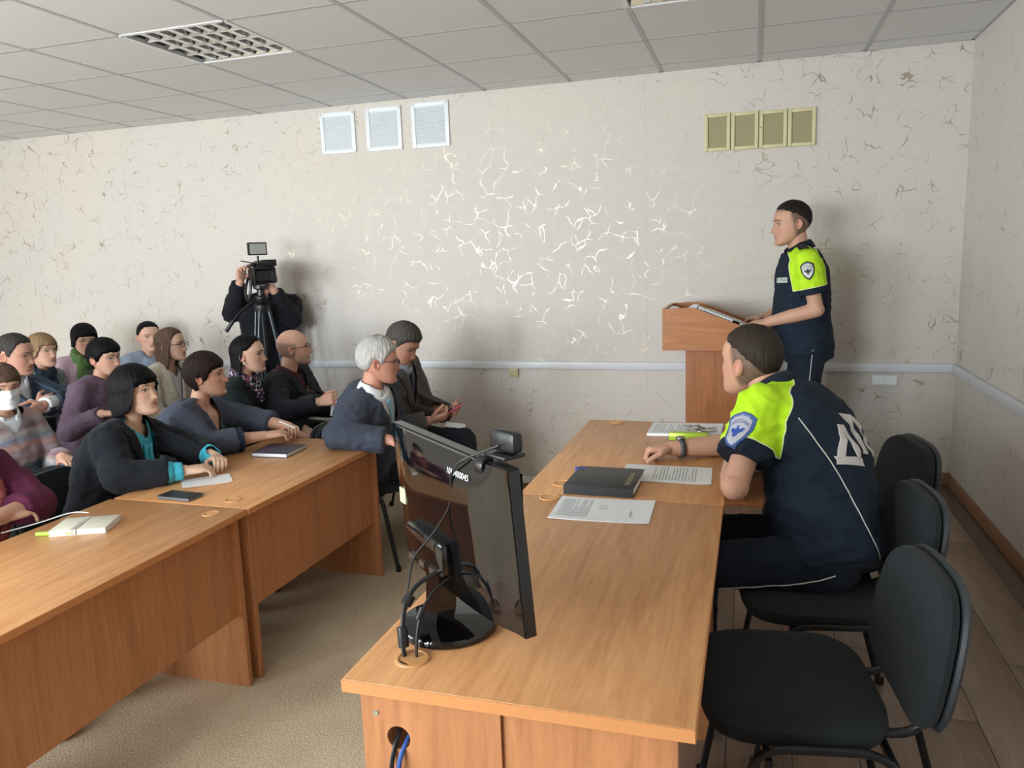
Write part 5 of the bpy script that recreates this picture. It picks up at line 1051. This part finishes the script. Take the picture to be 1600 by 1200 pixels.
# --- camera operator, camcorder, tripod ---
k = person(dict(label='camera operator in black sweater standing at the back wall behind a camcorder', sex='m', head=(-3.50, 5.03, 1.615), pelvis=(-3.53, 5.06, .98), yaw=-52, pitch=-4, chest=-50, stand=1, bulk=1.06, slouch=.0,
    h=H(skin='#cf9f88', brow='#3a2c26', blush='#c98a78'), hair=('short', HSH, dict(thick=(.035, .015))), top=[dict(name='sweater', ease=.020, cut=1.93, m=cloth('black_sweater', '#14161c'))],
    handR=dict(w=(-3.56, 4.82, 1.60), e=(-3.72, 4.90, 1.36), d=(.25, -.1, 1), n=(.9, -.3, 0), curl=.55), handL=dict(w=(-3.33, 4.88, 1.53), e=(-3.30, 5.05, 1.30), d=(-.25, -.35, 1), n=(-.9, -.3, 0), curl=.5)))
CM = Matrix.Translation((-3.38, 4.80, 1.575)) @ Matrix.Rotation(math.radians(-40), 4, 'Z')
t = thing('camcorder', 'black professional camcorder on the tripod at the back wall', 'video camera', (-3.38, 4.80, 1.575), None, math.radians(-40))
MB().box(-.13, .06, -.05, .05, .0, .12, bev=.012).build('body', BLK, t)
MB().loft([rrect(.10, .0, .0)]) if False else None
mb = MB(); mb.loft([[(x_, y_*s_, .06+z_*s_) for y_, z_ in ((-.075, -.052), (.075, -.052), (.075, .052), (-.075, .052))] for x_, s_ in ((.055, .62), (.10, .75), (.155, 1), (.155, .92), (.11, .68))]); mb.build('lens_hood', BLK, t)
MB().lathe((.07, 0, .06), [(.036, 0), (.038, .03), (.030, .034), (.004, .036)], 24, axis=(1, 0, 0)).build('lens', BLKG, t)
MB().tube(bez([(-.11, 0, .11), (-.10, 0, .155), (.03, 0, .155), (.05, 0, .115)], .03), .012, 10).build('handle', BLK, t)
MB().box(.0, .018, .03, .125, .125, .172, bev=.004).build('side_monitor', BLK, t); MB().tube(bez([(.0, -.02, .15), (-.04, -.09, .165), (-.02, -.13, .17), (.02, -.10, .16), (.0, -.03, .15)], .03), .0025, 6).build('cable_loop', BLK, t)
MB().tube([(-.06, -.06, .13), (.08, -.06, .14)], .013, 12).build('microphone', BLK, t); MB().box(-.19, -.13, -.035, .035, .02, .09, bev=.006).build('battery', BLK, t)
MB().tube([(0, 0, .16), (0, 0, .20)], .008, 10).build('light_mount', BLK, t)
lt = MB().box(-.012, .012, -.068, .068, .205, .295, bev=.005).build('light_panel', BLK, t); MB().box(.0115, .014, -.055, .058, .214, .286).build('diffuser', plain('grey_diffuser', '#9a9e98', .6), lt)
MB().box(-.05, .02, -.065, -.045, .0, .06, bev=.006).build('grip', BLK, t); MB().tube(bez([(-.05, -.07, .05), (-.05, -.10, -.06), (-.02, -.09, -.14), (.01, -.075, -.05), (.0, -.065, .03)], .05), .006, 6, sq=2.2).build('hand_strap', BLK, t)
t = thing('tripod', 'black tripod carrying the camcorder', 'tripod', (-3.38, 4.80, .075))
MB().lathe((0, 0, 1.36), [(.03, 0), (.045, .02), (.045, .05), (.03, .06), (.028, .10), (.05, .11), (.05, .13)], 20).build('fluid_head', BLK, t); MB().box(-.06, .06, -.03, .03, 1.485, 1.499, bev=.003).build('plate', BLK, t)
MB().tube([(-.02, .02, 1.42), (-.16, -.05, 1.30), (-.23, -.09, 1.20)], .009, 8).tube([(-.20, -.075, 1.245), (-.25, -.10, 1.17)], .014, 10).build('pan_handle', BLK, t)
TG = plain('tripod_grey', '#4a4f54', .35, .6)
MB().lathe((0, 0, 1.30), [(.055, 0), (.06, .02), (.06, .05), (.04, .06)], 20).build('crown', BLK, t); MB().tube([(0, 0, 1.31), (0, 0, .95)], .014, 10).build('centre_column', BLK, t)
for q_, a in enumerate((-100, 20, 140)):
    d = yawv(a); s_ = V((-d.y, d.x, 0)); top = d*.045+V((0, 0, 1.33)); bot = d*.26+V((0, 0, -.055))
    lg = MB().tube([top+s_*.018, top.lerp(bot, .55)+s_*.010], .008, 8).tube([top-s_*.018, top.lerp(bot, .55)-s_*.010], .008, 8).tube([top.lerp(bot, .45), bot], .009, 8).build('leg', TG, t); MB().tube([bot-V((0, 0, .02)), bot+V((0, 0, .02))], .014, 10).build('rubber_foot', BLK, lg)
# --- audience chairs ---
NM = dict(A='black chair under the black-bobbed woman at the desk', B='black chair under the woman in blue-grey dress', K='black chair under the woman with floral scarf', L='black chair under the bald man', M='black chair under the white-haired man, leg showing past the desk end', N='black chair under the man bent over his phone', J='black chair under the woman in cream blazer', Hh='black chair under the woman in purple turtleneck', I='black chair under the woman in pale blue by the wall', G='black chair under the woman with green scarf', F='black chair under the blonde woman', E='black chair under the man in blue-grey suit', D='black chair under the masked person', Cc='black chair under the person in burgundy knit')
for q_, (x_, y_, yw) in dict(A=(-2.93, 2.76, 6), B=(-2.98, 3.33, 4), K=(-3.12, 4.02, 8), L=(-3.06, 4.53, 8), M=(-2.09, 3.93, 4), N=(-2.17, 4.47, -4), J=(-4.13, 4.50, 4), Hh=(-4.09, 3.80, 2), I=(-4.70, 4.97, -8), G=(-5.09, 4.72, -8), F=(-4.96, 4.15, 0), E=(-4.41, 3.48, 0), D=(-3.85, 2.95, -6), Cc=(-2.99, 2.10, 2)).items(): chair(x_, y_, 0, yw, NM[q_], G2)
